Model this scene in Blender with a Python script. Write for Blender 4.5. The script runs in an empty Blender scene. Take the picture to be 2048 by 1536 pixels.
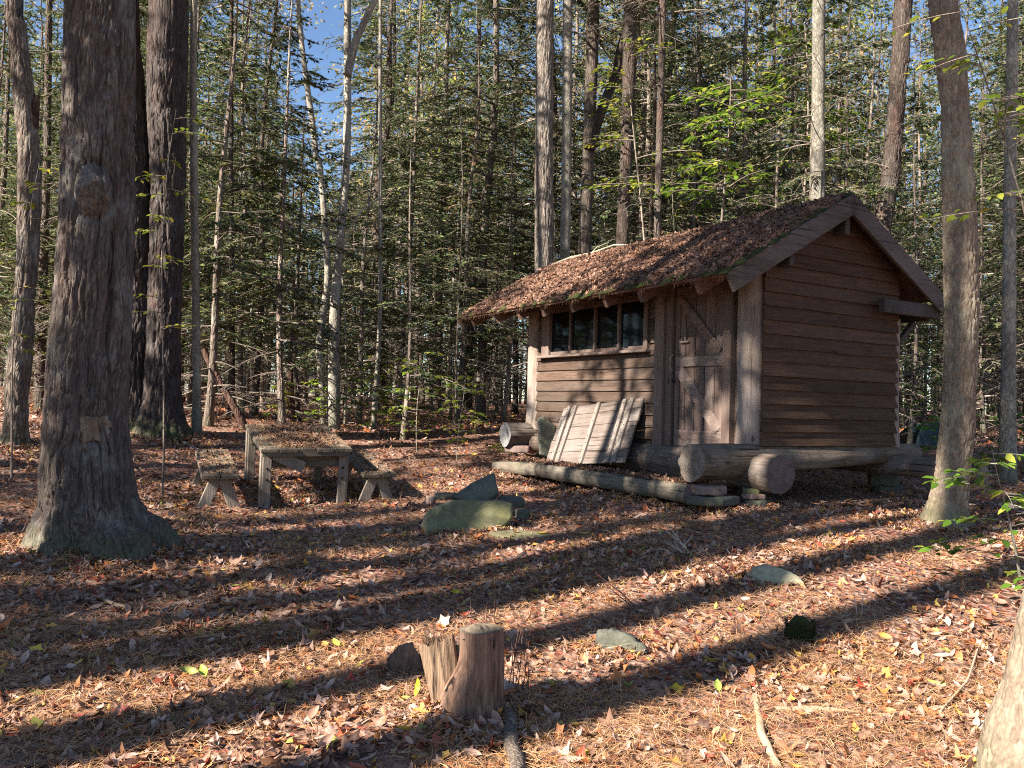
import bpy, math, random
import numpy as np
from mathutils import Matrix, Vector
R = math.radians
scene = bpy.context.scene
col = scene.collection
rng = np.random.default_rng(7)
random.seed(7)
TAU = 2*math.pi

# ------------------------------------------------------------------ camera
F = 1640.0; PITCH = .0238; ROLL = .0281
EYE = np.array([0, 0, 1.5])
def ray(px, py):
    U = px-1024; V = py-768
    u = U*math.cos(ROLL)+V*math.sin(ROLL); v = -U*math.sin(ROLL)+V*math.cos(ROLL)
    d = np.array([u/F, 1, -v/F])
    return np.array([d[0], d[1]*math.cos(PITCH)-d[2]*math.sin(PITCH), d[1]*math.sin(PITCH)+d[2]*math.cos(PITCH)])
def at(px, py, depth):
    d = ray(px, py); return EYE+d*depth/d[1]
cam_d = bpy.data.cameras.new('camera'); cam = bpy.data.objects.new('camera', cam_d); col.objects.link(cam)
cam_d.sensor_width = 36; cam_d.lens = F/2048*36; cam_d.clip_end = 600; cam_d.clip_start = .05
r0 = Vector((1, 0, 0)); f0 = Vector((0, math.cos(PITCH), math.sin(PITCH))); u0 = Vector((0, -math.sin(PITCH), math.cos(PITCH)))
rc = r0*math.cos(ROLL)+u0*math.sin(ROLL); uc = -r0*math.sin(ROLL)+u0*math.cos(ROLL)
M = Matrix((rc, uc, -f0)).transposed().to_4x4(); M.translation = Vector(EYE); cam.matrix_world = M
scene.camera = cam

# ------------------------------------------------------------------ noise
def _h(i, j, k, s):
    n = (i*73856093) ^ (j*19349663) ^ (k*83492791) ^ (s*2654435761)
    n = (n ^ (n >> 13))*1274126177 & 0x7fffffff
    n = (n ^ (n >> 16)) & 0xffff
    return n/65535.0
def noise(p, s=0):
    p = np.asarray(p, float); q = np.floor(p).astype(np.int64); f = p-q; f = f*f*(3-2*f)
    o = 0
    for dx in (0, 1):
        wx = f[..., 0] if dx else 1-f[..., 0]
        for dy in (0, 1):
            wy = f[..., 1] if dy else 1-f[..., 1]
            for dz in (0, 1):
                wz = f[..., 2] if dz else 1-f[..., 2]
                o = o+wx*wy*wz*_h(q[..., 0]+dx, q[..., 1]+dy, q[..., 2]+dz, s)
    return o
def fbm(p, o=3, s=0):
    a, t, r = .5, 0, 0
    p = np.asarray(p, float)
    for i in range(o):
        t = t+a*noise(p*2**i, s+i); r += a; a *= .5
    return t/r

# ------------------------------------------------------------------ mesh builder
class MB:
    def __init__(s): s.v = []; s.f = []; s.n = 0
    def add(s, v, faces, mat=0, smooth=True):
        v = np.asarray(v, float).reshape(-1, 3)
        for f in (faces if isinstance(faces, list) else [faces]):
            f = np.asarray(f, np.int64)
            if f.size: s.f.append((f+s.n, mat, smooth))
        s.v.append(v); s.n += len(v)
        return s
    def mesh(s, name):
        V = np.concatenate(s.v) if s.v else np.zeros((0, 3))
        loops = np.concatenate([f.ravel() for f, m, k in s.f]); sizes = np.concatenate([np.full(len(f), f.shape[1]) for f, m, k in s.f])
        mats = np.concatenate([np.full(len(f), m) for f, m, k in s.f]); sm = np.concatenate([np.full(len(f), k) for f, m, k in s.f])
        me = bpy.data.meshes.new(name); me.vertices.add(len(V)); me.vertices.foreach_set('co', V.ravel().astype(np.float32))
        me.loops.add(len(loops)); me.loops.foreach_set('vertex_index', loops.astype(np.int32))
        me.polygons.add(len(sizes)); st = np.concatenate([[0], np.cumsum(sizes)[:-1]])
        me.polygons.foreach_set('loop_start', st.astype(np.int32)); me.polygons.foreach_set('loop_total', sizes.astype(np.int32))
        me.polygons.foreach_set('material_index', mats.astype(np.int32)); me.polygons.foreach_set('use_smooth', sm.astype(bool))
        me.update(calc_edges=True)
        return me
    def obj(s, name, mats, parent=None, loc=None, label=None, kind=None):
        me = s.mesh(name)
        for m in (mats if isinstance(mats, (list, tuple)) else [mats]): me.materials.append(m)
        o = bpy.data.objects.new(name, me); col.objects.link(o)
        if parent: o.parent = parent
        if loc is not None: o.location = loc
        if label: o['label'] = label
        if kind: o['kind'] = kind
        return o
def tag(o, label, cat, group=None, kind=None):
    o['label'] = label; o['category'] = cat
    if group: o['group'] = group
    if kind: o['kind'] = kind
    return o
def thing(name, label, cat, loc=(0, 0, 0), rot=0, group=None):
    o = bpy.data.objects.new(name, None); col.objects.link(o); o.location = loc; o.empty_display_size = .2
    if rot is not None: o.rotation_euler = (0, 0, rot) if not hasattr(rot, '__len__') else rot
    return tag(o, label, cat, group)
def dup(root, loc, rot=0, sc=(1, 1, 1), label=None, group=None, cat=None):
    r = root.copy(); col.objects.link(r); r.location = loc; r.rotation_euler = (0, 0, rot) if not hasattr(rot, '__len__') else rot; r.scale = sc
    if label: r['label'] = label
    if group: r['group'] = group
    if cat: r['category'] = cat
    for ch in list(root.children):
        c = ch.copy(); col.objects.link(c); c.parent = r
        for g in list(ch.children):
            d = g.copy(); col.objects.link(d); d.parent = c
    return r

def frames(P):
    P = np.asarray(P, float); T = np.gradient(P, axis=0); T /= np.linalg.norm(T, axis=1)[:, None]+1e-12
    ref = np.array([0, 0, 1.]) if abs(T[0, 2]) < .9 else np.array([1., 0, 0])
    n = np.cross(ref, T[0]); n /= np.linalg.norm(n)
    N = [n]
    for t in T[1:]:
        n = N[-1]-t*np.dot(N[-1], t); n /= np.linalg.norm(n)+1e-12; N.append(n)
    N = np.array(N); B = np.cross(T, N)
    return T, N, B
def tube(mb, P, r, n=8, mat=0, cap=True, capmat=None, rfun=None, smooth=True):
    P = np.asarray(P, float); r = np.broadcast_to(np.asarray(r, float), (len(P),))
    T, N, B = frames(P); th = np.arange(n)*TAU/n
    rr = r[:, None]*np.ones((1, n))
    if rfun is not None: rr = rfun(rr, th, P)
    V = P[:, None]+rr[..., None]*(np.cos(th)[None, :, None]*N[:, None]+np.sin(th)[None, :, None]*B[:, None])
    m = len(P); i = np.arange(m-1)[:, None]*n; j = np.arange(n)[None]; k = (j+1) % n
    q = np.stack([i+j, i+k, i+n+k, i+n+j], -1).reshape(-1, 4)
    mb.add(V.reshape(-1, 3), q, mat, smooth)
    if cap:
        cm = mat if capmat is None else capmat
        for e, s in ((0, -1), (m-1, 1)):
            ring = V[e]; c = P[e]; v = np.concatenate([ring, c+(ring-c)*.5, [c]])
            a = np.arange(n); b = (a+1) % n
            q1 = np.stack([a, b, n+b, n+a], 1); t1 = np.stack([n+a, n+b, np.full(n, 2*n)], 1)
            if s < 0: q1 = q1[:, ::-1]; t1 = t1[:, ::-1]
            mb.add(v, [q1, t1], cm, False)
    return V
def segs(mb, A, Bp, ra, rb, mat=0):
    """many straight three-sided twigs at once"""
    A = np.asarray(A); Bp = np.asarray(Bp); n = len(A)
    if n == 0: return
    T = Bp-A; T = T/(np.linalg.norm(T, axis=1)[:, None]+1e-9)
    ref = np.where(np.abs(T[:, 2:3]) < .9, np.array([[0, 0, 1.]]), np.array([[1., 0, 0]]))
    N = np.cross(ref, T); N /= np.linalg.norm(N, axis=1)[:, None]+1e-9; B = np.cross(T, N)
    V = []
    for c, r in ((A, ra), (Bp, rb)):
        r = np.broadcast_to(np.asarray(r), (n,))[:, None]
        for k in range(3):
            V.append(c+r*(math.cos(k*TAU/3)*N+math.sin(k*TAU/3)*B))
    V = np.stack(V, 1)
    f = np.array([[0, 1, 4, 3], [1, 2, 5, 4], [2, 0, 3, 5]])
    mb.add(V.reshape(-1, 3), (np.arange(n)[:, None, None]*6+f[None]).reshape(-1, 4), mat)
def box(mb, c, size, bev=.006, mat=0, rot=None, taper=None):
    hx = np.array(size)/2; b = min(bev, hx.min()*.45); V = []; idx = {}
    for sx in (-1, 1):
        for sy in (-1, 1):
            for sz in (-1, 1):
                s = np.array([sx, sy, sz])
                for ax in range(3):
                    h = hx-b; h = h.copy(); h[ax] = hx[ax]; idx[(sx, sy, sz, ax)] = len(V); V.append(s*h)
    q = []; t = []
    I = lambda s, a: idx[(s[0], s[1], s[2], a)]
    for ax in range(3):
        o = [k for k in range(3) if k != ax]
        for sg in (-1, 1):
            L = []
            for u, w in ((-1, -1), (1, -1), (1, 1), (-1, 1)):
                s = [0]*3; s[ax] = sg; s[o[0]] = u; s[o[1]] = w; L.append(I(s, ax))
            fl = (sg > 0) ^ (ax == 1)
            q.append(L if fl else L[::-1])
        for u in (-1, 1):
            for w in (-1, 1):
                s1 = [0]*3; s2 = [0]*3; s1[ax] = -1; s2[ax] = 1
                for s in (s1, s2): s[o[0]] = u; s[o[1]] = w
                L = [I(s1, o[0]), I(s2, o[0]), I(s2, o[1]), I(s1, o[1])]
                q.append(L if ((u*w > 0) ^ (ax == 1)) else L[::-1])
    for sx in (-1, 1):
        for sy in (-1, 1):
            for sz in (-1, 1):
                L = [I((sx, sy, sz), a) for a in range(3)]; t.append(L if sx*sy*sz > 0 else L[::-1])
    V = np.array(V)
    if taper is not None: V = taper(V)
    if rot is not None: V = V@np.array(rot).T
    mb.add(V+np.array(c), [np.array(q), np.array(t)], mat, False)
def beam(mb, p, q, w, h, up=(0, 0, 1), bev=.006, mat=0):
    """box from p to q; w across, h along up"""
    p = np.array(p, float); q = np.array(q, float); x = q-p; L = np.linalg.norm(x); x /= L
    y = np.cross(up, x); y /= np.linalg.norm(y); z = np.cross(x, y)
    box(mb, (p+q)/2, (L, w, h), bev, mat, rot=np.stack([x, y, z], 1))

# ------------------------------------------------------------------ ground
CTRL = [(-3.21, 6.5, .27), (-2.88, 9.8, .19), (-3.57, 11.3, .42), (-5.63, 13, .84), (-6.63, 11, .76), (2.76, 9.4, .45), (5.03, 11, .45), (4.59, 8.6, .33),
        (-.07, 12.7, .45), (-2.09, 20, .92), (7.76, 13, .80), (2.08, 6.4, .22), (-.37, 8.1, .24), (-1.79, 9.9, .26), (0, 3, 0), (-2, 4, .05), (2.5, 4, .03), (0, 0, -.02), (0, -15, -.3),
        (-12, -8, -.1), (12, -5, 0), (-12, 6, .6), (13, 8, .75), (0, 40, 1.25), (-25, 40, 1.6), (25, 40, 1.5), (-15, 22, 1.2), (15, 22, 1.15), (3, 20, .95), (-30, 0, .3), (30, 0, .5), (0, 90, 1.5), (-90, 90, 1.7), (90, 90, 1.7), (0, -60, -.4), (-80, -30, 0), (80, -30, .3),
        (1.0, 11.6, .42), (0.4, 16, .85)]
_C = np.array(CTRL)
def _U(d2): return np.where(d2 > 1e-9, .5*d2*np.log(d2+1e-12), 0)
_n = len(_C); _K = _U(((_C[:, None, :2]-_C[None, :, :2])**2).sum(-1))+np.eye(_n)*.05; _P = np.c_[np.ones(_n), _C[:, :2]]
_A = np.block([[_K, _P], [_P.T, np.zeros((3, 3))]]); _W = np.linalg.solve(_A, np.r_[_C[:, 2], 0, 0, 0])
def ground_z(x, y):
    x = np.asarray(x, float); y = np.asarray(y, float)
    o = _W[_n]+_W[_n+1]*x+_W[_n+2]*y
    for i in range(_n): o = o+_W[i]*_U((x-_C[i, 0])**2+(y-_C[i, 1])**2)
    p = np.stack([x, y, 0*x], -1)
    return o+.05*(fbm(p*.9, 2, 3)-.5)+.035*(fbm(p*3.1, 2, 5)-.5)
def gz(x, y): return float(ground_z(np.array([x]), np.array([y]))[0])
def gpt(px, py):
    """where the line of sight through a photo pixel meets the ground"""
    d = ray(px, py); lo, hi = .5, 150.
    ts = np.linspace(1.5, 60, 1200); P = EYE+d*ts[:, None]; k = np.argmax(P[:, 2] < ground_z(P[:, 0], P[:, 1]))
    return P[k]
def on(px, depth):
    """ground point at this photo column and depth"""
    p = at(px, 850, depth); p[2] = gz(p[0], p[1]); return p

# ------------------------------------------------------------------ materials
def newmat(name):
    m = bpy.data.materials.new(name); m.use_nodes = True; nt = m.node_tree; nt.nodes.clear()
    out = nt.nodes.new('ShaderNodeOutputMaterial'); b = nt.nodes.new('ShaderNodeBsdfPrincipled'); nt.links.new(b.outputs[0], out.inputs[0])
    b.inputs['Roughness'].default_value = .85; b.inputs['Specular IOR Level'].default_value = .25
    return m, nt, b, out
def N(nt, t, **kw):
    n = nt.nodes.new('ShaderNode'+t)
    for k, v in kw.items():
        if k.startswith('i_'):
            key = k[2:]; key = int(key) if key.isdigit() else key.replace('_', ' ')
            n.inputs[key].default_value = v
        else: setattr(n, k, v)
    return n
def ramp(nt, src, stops, interp='LINEAR'):
    n = nt.nodes.new('ShaderNodeValToRGB'); e = n.color_ramp.elements; n.color_ramp.interpolation = interp
    while len(e) < len(stops): e.new(.5)
    for k, (p, c) in zip(e, stops): k.position = p; k.color = (c, c, c, 1) if not hasattr(c, '__len__') else (*c, 1)
    nt.links.new(src, n.inputs[0]); return n.outputs[0]
def mix(nt, fac, a, b, mode='MIX'):
    n = nt.nodes.new('ShaderNodeMix'); n.data_type = 'RGBA'; n.blend_type = mode
    for k_, v in ((0, fac), (6, a), (7, b)):
        s = n.inputs[k_]
        if isinstance(v, bpy.types.NodeSocket): nt.links.new(v, s)
        elif hasattr(v, '__len__'): s.default_value = (*v, 1)
        elif k_ == 0: s.default_value = v
        else: s.default_value = (v, v, v, 1)
    return n.outputs[2]
def noise_n(nt, vec, scale, detail=4, rough=.6, dist=0):
    n = N(nt, 'TexNoise', i_Scale=scale, i_Detail=detail, i_Roughness=rough, i_Distortion=dist)
    nt.links.new(vec, n.inputs['Vector']); return n.outputs['Fac']
def mapping(nt, vec, sc=(1, 1, 1)):
    n = nt.nodes.new('ShaderNodeMapping'); n.inputs['Scale'].default_value = sc; nt.links.new(vec, n.inputs[0]); return n.outputs[0]
def bump(nt, h, bsdf, strength=.5, dist=.02):
    n = N(nt, 'Bump', i_Strength=strength, i_Distance=dist); nt.links.new(h, n.inputs['Height']); nt.links.new(n.outputs[0], bsdf.inputs['Normal']); return n
def objcoord(nt): return nt.nodes.new('ShaderNodeTexCoord').outputs['Object']
def island(nt): return nt.nodes.new('ShaderNodeNewGeometry').outputs['Random Per Island']

def wood_mat(name, dark, light, axis=1, grey=(.22, .19, .17), greyamt=.5, stain=.35, moss=0, rough=.85, spec=.2, cracks=.75):
    m, nt, b, out = newmat(name); oc = objcoord(nt); isl = island(nt)
    off = nt.nodes.new('ShaderNodeVectorMath'); off.operation = 'MULTIPLY_ADD'
    cmb = nt.nodes.new('ShaderNodeCombineXYZ')
    for i in range(3): nt.links.new(isl, cmb.inputs[i])
    nt.links.new(cmb.outputs[0], off.inputs[0]); off.inputs[1].default_value = (37, 23, 51); nt.links.new(oc, off.inputs[2])
    v = off.outputs[0]
    s = [18, 18, 18]; s[axis] = .9
    g = noise_n(nt, mapping(nt, v, s), 2.2, 6, .65, .9)
    fine = noise_n(nt, mapping(nt, v, [k*4 for k in s]), 2, 3, .6)
    c = ramp(nt, g, [(.28, dark), (.5, [(x+y)/2 for x, y in zip(dark, light)]), (.72, light)])
    w = noise_n(nt, mapping(nt, v, [2.2 if k != axis else .8 for k in range(3)]), 1.3, 4, .6)
    c = mix(nt, ramp(nt, w, [(.4, 0), (.68, greyamt)]), c, grey)
    hs = nt.nodes.new('ShaderNodeHueSaturation'); nt.links.new(c, hs.inputs['Color'])
    mr = N(nt, 'MapRange', i_3=.72, i_4=1.25); nt.links.new(isl, mr.inputs[0]); nt.links.new(mr.outputs[0], hs.inputs['Value']); c = hs.outputs[0]
    vo = N(nt, 'TexVoronoi', i_Scale=1.0); kn = [3.2, 3.2, 3.2]; kn[axis] = 1.6
    nt.links.new(mapping(nt, v, kn), vo.inputs['Vector'])
    c = mix(nt, ramp(nt, vo.outputs['Distance'], [(.03, .8), (.10, 0)]), c, [x*.35 for x in dark])
    st = noise_n(nt, mapping(nt, v, (1.1, 1.1, 1.1)), 2.3, 5, .7)
    c = mix(nt, ramp(nt, st, [(.52, 0), (.75, stain)]), c, [x*.4 for x in dark])
    if moss:
        mo = noise_n(nt, mapping(nt, v, (1, 1, 1)), 3.3, 5, .65)
        c = mix(nt, ramp(nt, mo, [(.5, 0), (.68, moss)]), c, (.085, .10, .035))
    c = mix(nt, ramp(nt, fine, [(.4, .35), (.62, 0)]), c, [x*.5 for x in dark])
    cs_ = [30, 30, 30]; cs_[axis] = .7; ck = noise_n(nt, mapping(nt, v, cs_), 1, 2, .5, .3)
    c = mix(nt, ramp(nt, ck, [(.30, cracks), (.36, 0)]), c, [x*.3 for x in dark])
    nt.links.new(c, b.inputs['Base Color']); b.inputs['Roughness'].default_value = rough; b.inputs['Specular IOR Level'].default_value = spec
    ad = N(nt, 'Math', operation='ADD'); nt.links.new(g, ad.inputs[0]); nt.links.new(fine, ad.inputs[1]); bump(nt, ad.outputs[0], b, .7, .008)
    return m

def bark_mat(name, dark, light, patch=(.30, .29, .25), patchamt=.5, sx=9, sz=1.6, bstr=.9, bdist=.03, moss=0, mossh=.8, red=0, objvar=.25, crack=.65):
    m, nt, b, out = newmat(name); oc = objcoord(nt)
    rnd = nt.nodes.new('ShaderNodeObjectInfo').outputs['Random']
    va = N(nt, 'VectorMath', operation='MULTIPLY_ADD'); cmb = nt.nodes.new('ShaderNodeCombineXYZ')
    for i in range(3): nt.links.new(rnd, cmb.inputs[i])
    nt.links.new(cmb.outputs[0], va.inputs[0]); va.inputs[1].default_value = (31, 57, 43); nt.links.new(oc, va.inputs[2]); v = va.outputs[0]
    dn = N(nt, 'TexNoise', i_Scale=2.5, i_Detail=3); nt.links.new(v, dn.inputs['Vector'])
    dv = N(nt, 'VectorMath', operation='MULTIPLY_ADD'); nt.links.new(dn.outputs['Color'], dv.inputs[0]); dv.inputs[1].default_value = (.12, .12, .25); nt.links.new(v, dv.inputs[2])
    vo = N(nt, 'TexVoronoi', i_Scale=1, feature='DISTANCE_TO_EDGE'); nt.links.new(mapping(nt, dv.outputs[0], (sx, sx, sz)), vo.inputs['Vector'])
    vc = N(nt, 'TexVoronoi', i_Scale=1, feature='F1'); nt.links.new(mapping(nt, dv.outputs[0], (sx, sx, sz)), vc.inputs['Vector'])
    fine = noise_n(nt, mapping(nt, dv.outputs[0], (sx*2.6, sx*2.6, sz*2.6)), 1, 6, .72)
    ed = ramp(nt, vo.outputs['Distance'], [(0, 0), (.22, .8), (.5, 1)])
    mid = [(x+y)/2 for x, y in zip(dark, light)]
    c = ramp(nt, fine, [(.3, dark), (.55, mid), (.75, light)])
    sc_ = N(nt, 'SeparateColor'); nt.links.new(vc.outputs['Color'], sc_.inputs[0]); cv = ramp(nt, sc_.outputs[0], [(0, .62), (1, 1.2)])
    c = mix(nt, .8, c, cv, 'MULTIPLY')
    c = mix(nt, ramp(nt, vo.outputs['Distance'], [(0, crack), (.16, 0)]), c, [x*.45 for x in dark])  # crevice shade put into the colour along the bark cracks
    pt = noise_n(nt, mapping(nt, v, (1.6, 1.6, .9)), 2, 6, .7)
    c = mix(nt, ramp(nt, pt, [(.52, 0), (.66, patchamt)]), c, patch)
    if red:
        rn = noise_n(nt, mapping(nt, v, (1.3, 1.3, .6)), 2.6, 4, .6); c = mix(nt, ramp(nt, rn, [(.5, 0), (.7, red)]), c, (.17, .075, .055))
    if moss:
        sp = N(nt, 'SeparateXYZ'); nt.links.new(oc, sp.inputs[0])
        mo = noise_n(nt, v, 5, 5, .7); hh = N(nt, 'MapRange', i_1=0, i_2=mossh, i_3=.45, i_4=-.15); nt.links.new(sp.outputs[2], hh.inputs[0])
        ad = N(nt, 'Math', operation='ADD'); nt.links.new(mo, ad.inputs[0]); nt.links.new(hh.outputs[0], ad.inputs[1])
        c = mix(nt, ramp(nt, ad.outputs[0], [(.55, 0), (.8, moss)]), c, (.075, .085, .03))
    hs = nt.nodes.new('ShaderNodeHueSaturation'); nt.links.new(c, hs.inputs['Color']); mr = N(nt, 'MapRange', i_3=1-objvar, i_4=1+objvar); nt.links.new(rnd, mr.inputs[0]); nt.links.new(mr.outputs[0], hs.inputs['Value'])
    nt.links.new(hs.outputs[0], b.inputs['Base Color']); b.inputs['Roughness'].default_value = .92; b.inputs['Specular IOR Level'].default_value = .15
    ad = N(nt, 'Math', operation='MULTIPLY_ADD', i_1=.35); nt.links.new(fine, ad.inputs[0]); nt.links.new(ed, ad.inputs[2])
    bump(nt, ad.outputs[0], b, bstr, bdist)
    return m

def leaf_mat(name, stops, trans=.35, rough=.6, useobj=False, spec=.3):
    m, nt, b, out = newmat(name); isl = island(nt)
    c = ramp(nt, isl, stops)
    if useobj:
        hs = nt.nodes.new('ShaderNodeHueSaturation'); nt.links.new(c, hs.inputs['Color']); rnd = nt.nodes.new('ShaderNodeObjectInfo').outputs['Random']
        mr = N(nt, 'MapRange', i_3=.75, i_4=1.3); nt.links.new(rnd, mr.inputs[0]); nt.links.new(mr.outputs[0], hs.inputs['Value'])
        m2 = N(nt, 'MapRange', i_3=.475, i_4=.525); nt.links.new(rnd, m2.inputs[0]); nt.links.new(m2.outputs[0], hs.inputs['Hue']); c = hs.outputs[0]
    nt.links.new(c, b.inputs['Base Color']); b.inputs['Roughness'].default_value = rough; b.inputs['Specular IOR Level'].default_value = spec
    if trans:
        t = N(nt, 'BsdfTranslucent'); nt.links.new(c, t.inputs[0]); ms = N(nt, 'MixShader', i_0=trans)
        nt.links.new(b.outputs[0], ms.inputs[1]); nt.links.new(t.outputs[0], ms.inputs[2]); nt.links.new(ms.outputs[0], out.inputs[0])
    return m

LITTER = [(0, (.07, .034, .024)), (.16, (.15, .075, .05)), (.32, (.27, .15, .10)), (.48, (.33, .195, .145)), (.68, (.45, .325, .265)), (.76, (.38, .19, .10)), (.84, (.42, .155, .05)), (.91, (.26, .05, .035)), (.972, (.52, .33, .07)), (.994, (.22, .23, .06))]
M_leaf = leaf_mat('dead_leaf', LITTER, .12, .55)
M_leafdark = leaf_mat('dead_leaf_roof', [(0, (.04, .021, .015)), (.35, (.11, .055, .038)), (.7, (.20, .11, .075)), (.93, (.32, .19, .13)), (1, (.27, .11, .05))], .1, .6)
M_needle = leaf_mat('pine_needle', [(0, (.20, .09, .04)), (.4, (.38, .19, .085)), (.75, (.50, .28, .14)), (1, (.60, .40, .22))], 0, .6)

M_needledark = leaf_mat('old_needle', [(0, (.10, .05, .03)), (.5, (.20, .105, .06)), (1, (.36, .21, .13))], 0, .7)
def litter_ground():
    m, nt, b, out = newmat('leaf_litter_ground'); oc = nt.nodes.new('ShaderNodeTexCoord').outputs['Object']
    dn = N(nt, 'TexNoise', i_Scale=9, i_Detail=3); nt.links.new(oc, dn.inputs['Vector'])
    dv = N(nt, 'VectorMath', operation='MULTIPLY_ADD', ); nt.links.new(dn.outputs['Color'], dv.inputs[0]); dv.inputs[1].default_value = (.06, .06, 0); nt.links.new(oc, dv.inputs[2])
    cols = []; hs = []
    for s in (17, 29):
        vo = N(nt, 'TexVoronoi', i_Scale=s); nt.links.new(dv.outputs[0], vo.inputs['Vector'])
        sp = N(nt, 'SeparateColor'); nt.links.new(vo.outputs['Color'], sp.inputs[0]); cols.append(ramp(nt, sp.outputs[0], [(p, [x*.8 for x in c]) for p, c in LITTER[:8]])); hs.append(vo.outputs['Distance'])
    fac = ramp(nt, noise_n(nt, oc, 21, 2), [(.45, 0), (.55, 1)])
    c = mix(nt, fac, cols[0], cols[1])
    big = noise_n(nt, oc, .8, 4, .6); c = mix(nt, ramp(nt, big, [(.4, 0), (.65, .35)]), c, (.11, .05, .03))
    fine = noise_n(nt, oc, 90, 3, .7); c = mix(nt, ramp(nt, fine, [(.35, .5), (.55, 0)]), c, (.03, .016, .011))
    ms = noise_n(nt, oc, .55, 5, .65); c = mix(nt, ramp(nt, ms, [(.66, 0), (.72, .5)]), c, (.06, .065, .02))
    nt.links.new(c, b.inputs['Base Color']); b.inputs['Roughness'].default_value = .9
    bump(nt, hs[0], b, .9, .04)
    return m
M_ground = litter_ground()

def rock_mat(name, dark, light, lichen=(.16, .17, .07), lich=.6, scale=3):
    m, nt, b, out = newmat(name); v = objcoord(nt)
    n1 = noise_n(nt, v, scale*2, 7, .65); n2 = noise_n(nt, v, scale*9, 5, .7); n3 = noise_n(nt, v, scale*1.3, 5, .7)
    c = ramp(nt, n1, [(.3, dark), (.7, light)]); c = mix(nt, ramp(nt, n2, [(.35, .5), (.6, 0)]), c, [x*.6 for x in dark])
    c = mix(nt, ramp(nt, n3, [(.42, 0), (.6, lich)]), c, lichen)
    n5 = noise_n(nt, v, scale*5, 4, .8); c = mix(nt, ramp(nt, n5, [(.62, 0), (.7, .5)]), c, [min(1, x*1.6) for x in light])
    nt.links.new(c, b.inputs['Base Color']); b.inputs['Roughness'].default_value = .9
    ad = N(nt, 'Math', operation='MULTIPLY_ADD', i_1=.3); nt.links.new(n2, ad.inputs[0]); nt.links.new(n1, ad.inputs[2]); bump(nt, ad.outputs[0], b, .7, .03)
    return m
def ring_mat(name, dark, light, axis=0):
    m, nt, b, out = newmat(name); v = objcoord(nt)
    dn = N(nt, 'TexNoise', i_Scale=4, i_Detail=3); nt.links.new(v, dn.inputs['Vector'])
    dv = N(nt, 'VectorMath', operation='MULTIPLY_ADD'); nt.links.new(dn.outputs['Color'], dv.inputs[0]); dv.inputs[1].default_value = (.05, .05, .05); nt.links.new(v, dv.inputs[2])
    sc = [1, 1, 1]; sc[axis] = 0
    ln = N(nt, 'VectorMath', operation='LENGTH'); nt.links.new(mapping(nt, dv.outputs[0], sc), ln.inputs[0])
    si = N(nt, 'Math', operation='MULTIPLY', i_1=190.); nt.links.new(ln.outputs['Value'], si.inputs[0]); s2 = N(nt, 'Math', operation='SINE'); nt.links.new(si.outputs[0], s2.inputs[0])
    mr = N(nt, 'MapRange', i_1=-1, i_2=1); nt.links.new(s2.outputs[0], mr.inputs[0])
    sp = N(nt, 'SeparateXYZ'); nt.links.new(dv.outputs[0], sp.inputs[0]); o_ = [k for k in range(3) if k != axis]
    at_ = N(nt, 'Math', operation='ARCTAN2'); nt.links.new(sp.outputs[o_[0]], at_.inputs[0]); nt.links.new(sp.outputs[o_[1]], at_.inputs[1])
    cx_ = N(nt, 'CombineXYZ'); nt.links.new(at_.outputs[0], cx_.inputs[0]); rad_ck = noise_n(nt, cx_.outputs[0], 3.2, 3, .7)
    n1 = noise_n(nt, v, 11, 6, .7); c = ramp(nt, n1, [(.3, dark), (.7, light)]); c = mix(nt, ramp(nt, rad_ck, [(.33, .85), (.40, 0)]), c, [x*.3 for x in dark]); c = mix(nt, ramp(nt, mr.outputs[0], [(.2, .3), (.6, 0)]), c, [x*.5 for x in dark])
    nt.links.new(c, b.inputs['Base Color']); bump(nt, n1, b, .5, .01); return m
def plain(name, c, rough=.5, metal=0, spec=.5):
    m, nt, b, out = newmat(name); v = objcoord(nt); n = noise_n(nt, v, 40, 4, .6)
    nt.links.new(ramp(nt, n, [(.3, [x*.75 for x in c]), (.7, c)]), b.inputs['Base Color']); b.inputs['Roughness'].default_value = rough; b.inputs['Metallic'].default_value = metal; b.inputs['Specular IOR Level'].default_value = spec
    return m
def moss_mat():
    m, nt, b, out = newmat('moss'); v = objcoord(nt); n = noise_n(nt, v, 12, 5, .7); n2 = noise_n(nt, v, 120, 3, .7)
    c = ramp(nt, n, [(.3, (.02, .024, .008)), (.6, (.05, .058, .014)), (.8, (.09, .10, .022))]); c = mix(nt, ramp(nt, n2, [(.4, .5), (.6, 0)]), c, (.03, .03, .01))
    nt.links.new(c, b.inputs['Base Color']); b.inputs['Roughness'].default_value = 1; bump(nt, n2, b, .8, .02); return m
M_moss = moss_mat()
M_rockgreen = rock_mat('mossy_sandstone', (.11, .10, .06), (.25, .23, .145), (.155, .15, .06), .7)
M_rockgrey = rock_mat('grey_stone', (.055, .055, .047), (.135, .13, .11), (.10, .10, .062), .5)
M_rockred = rock_mat('reddish_stone', (.13, .08, .07), (.26, .17, .14), (.22, .18, .15), .4)
M_blue = rock_mat('bluestone', (.068, .066, .058), (.15, .147, .13), (.12, .12, .07), .5)
M_rockpale = rock_mat('pale_stone', (.26, .22, .155), (.42, .38, .29), (.3, .28, .15), .5)

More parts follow.
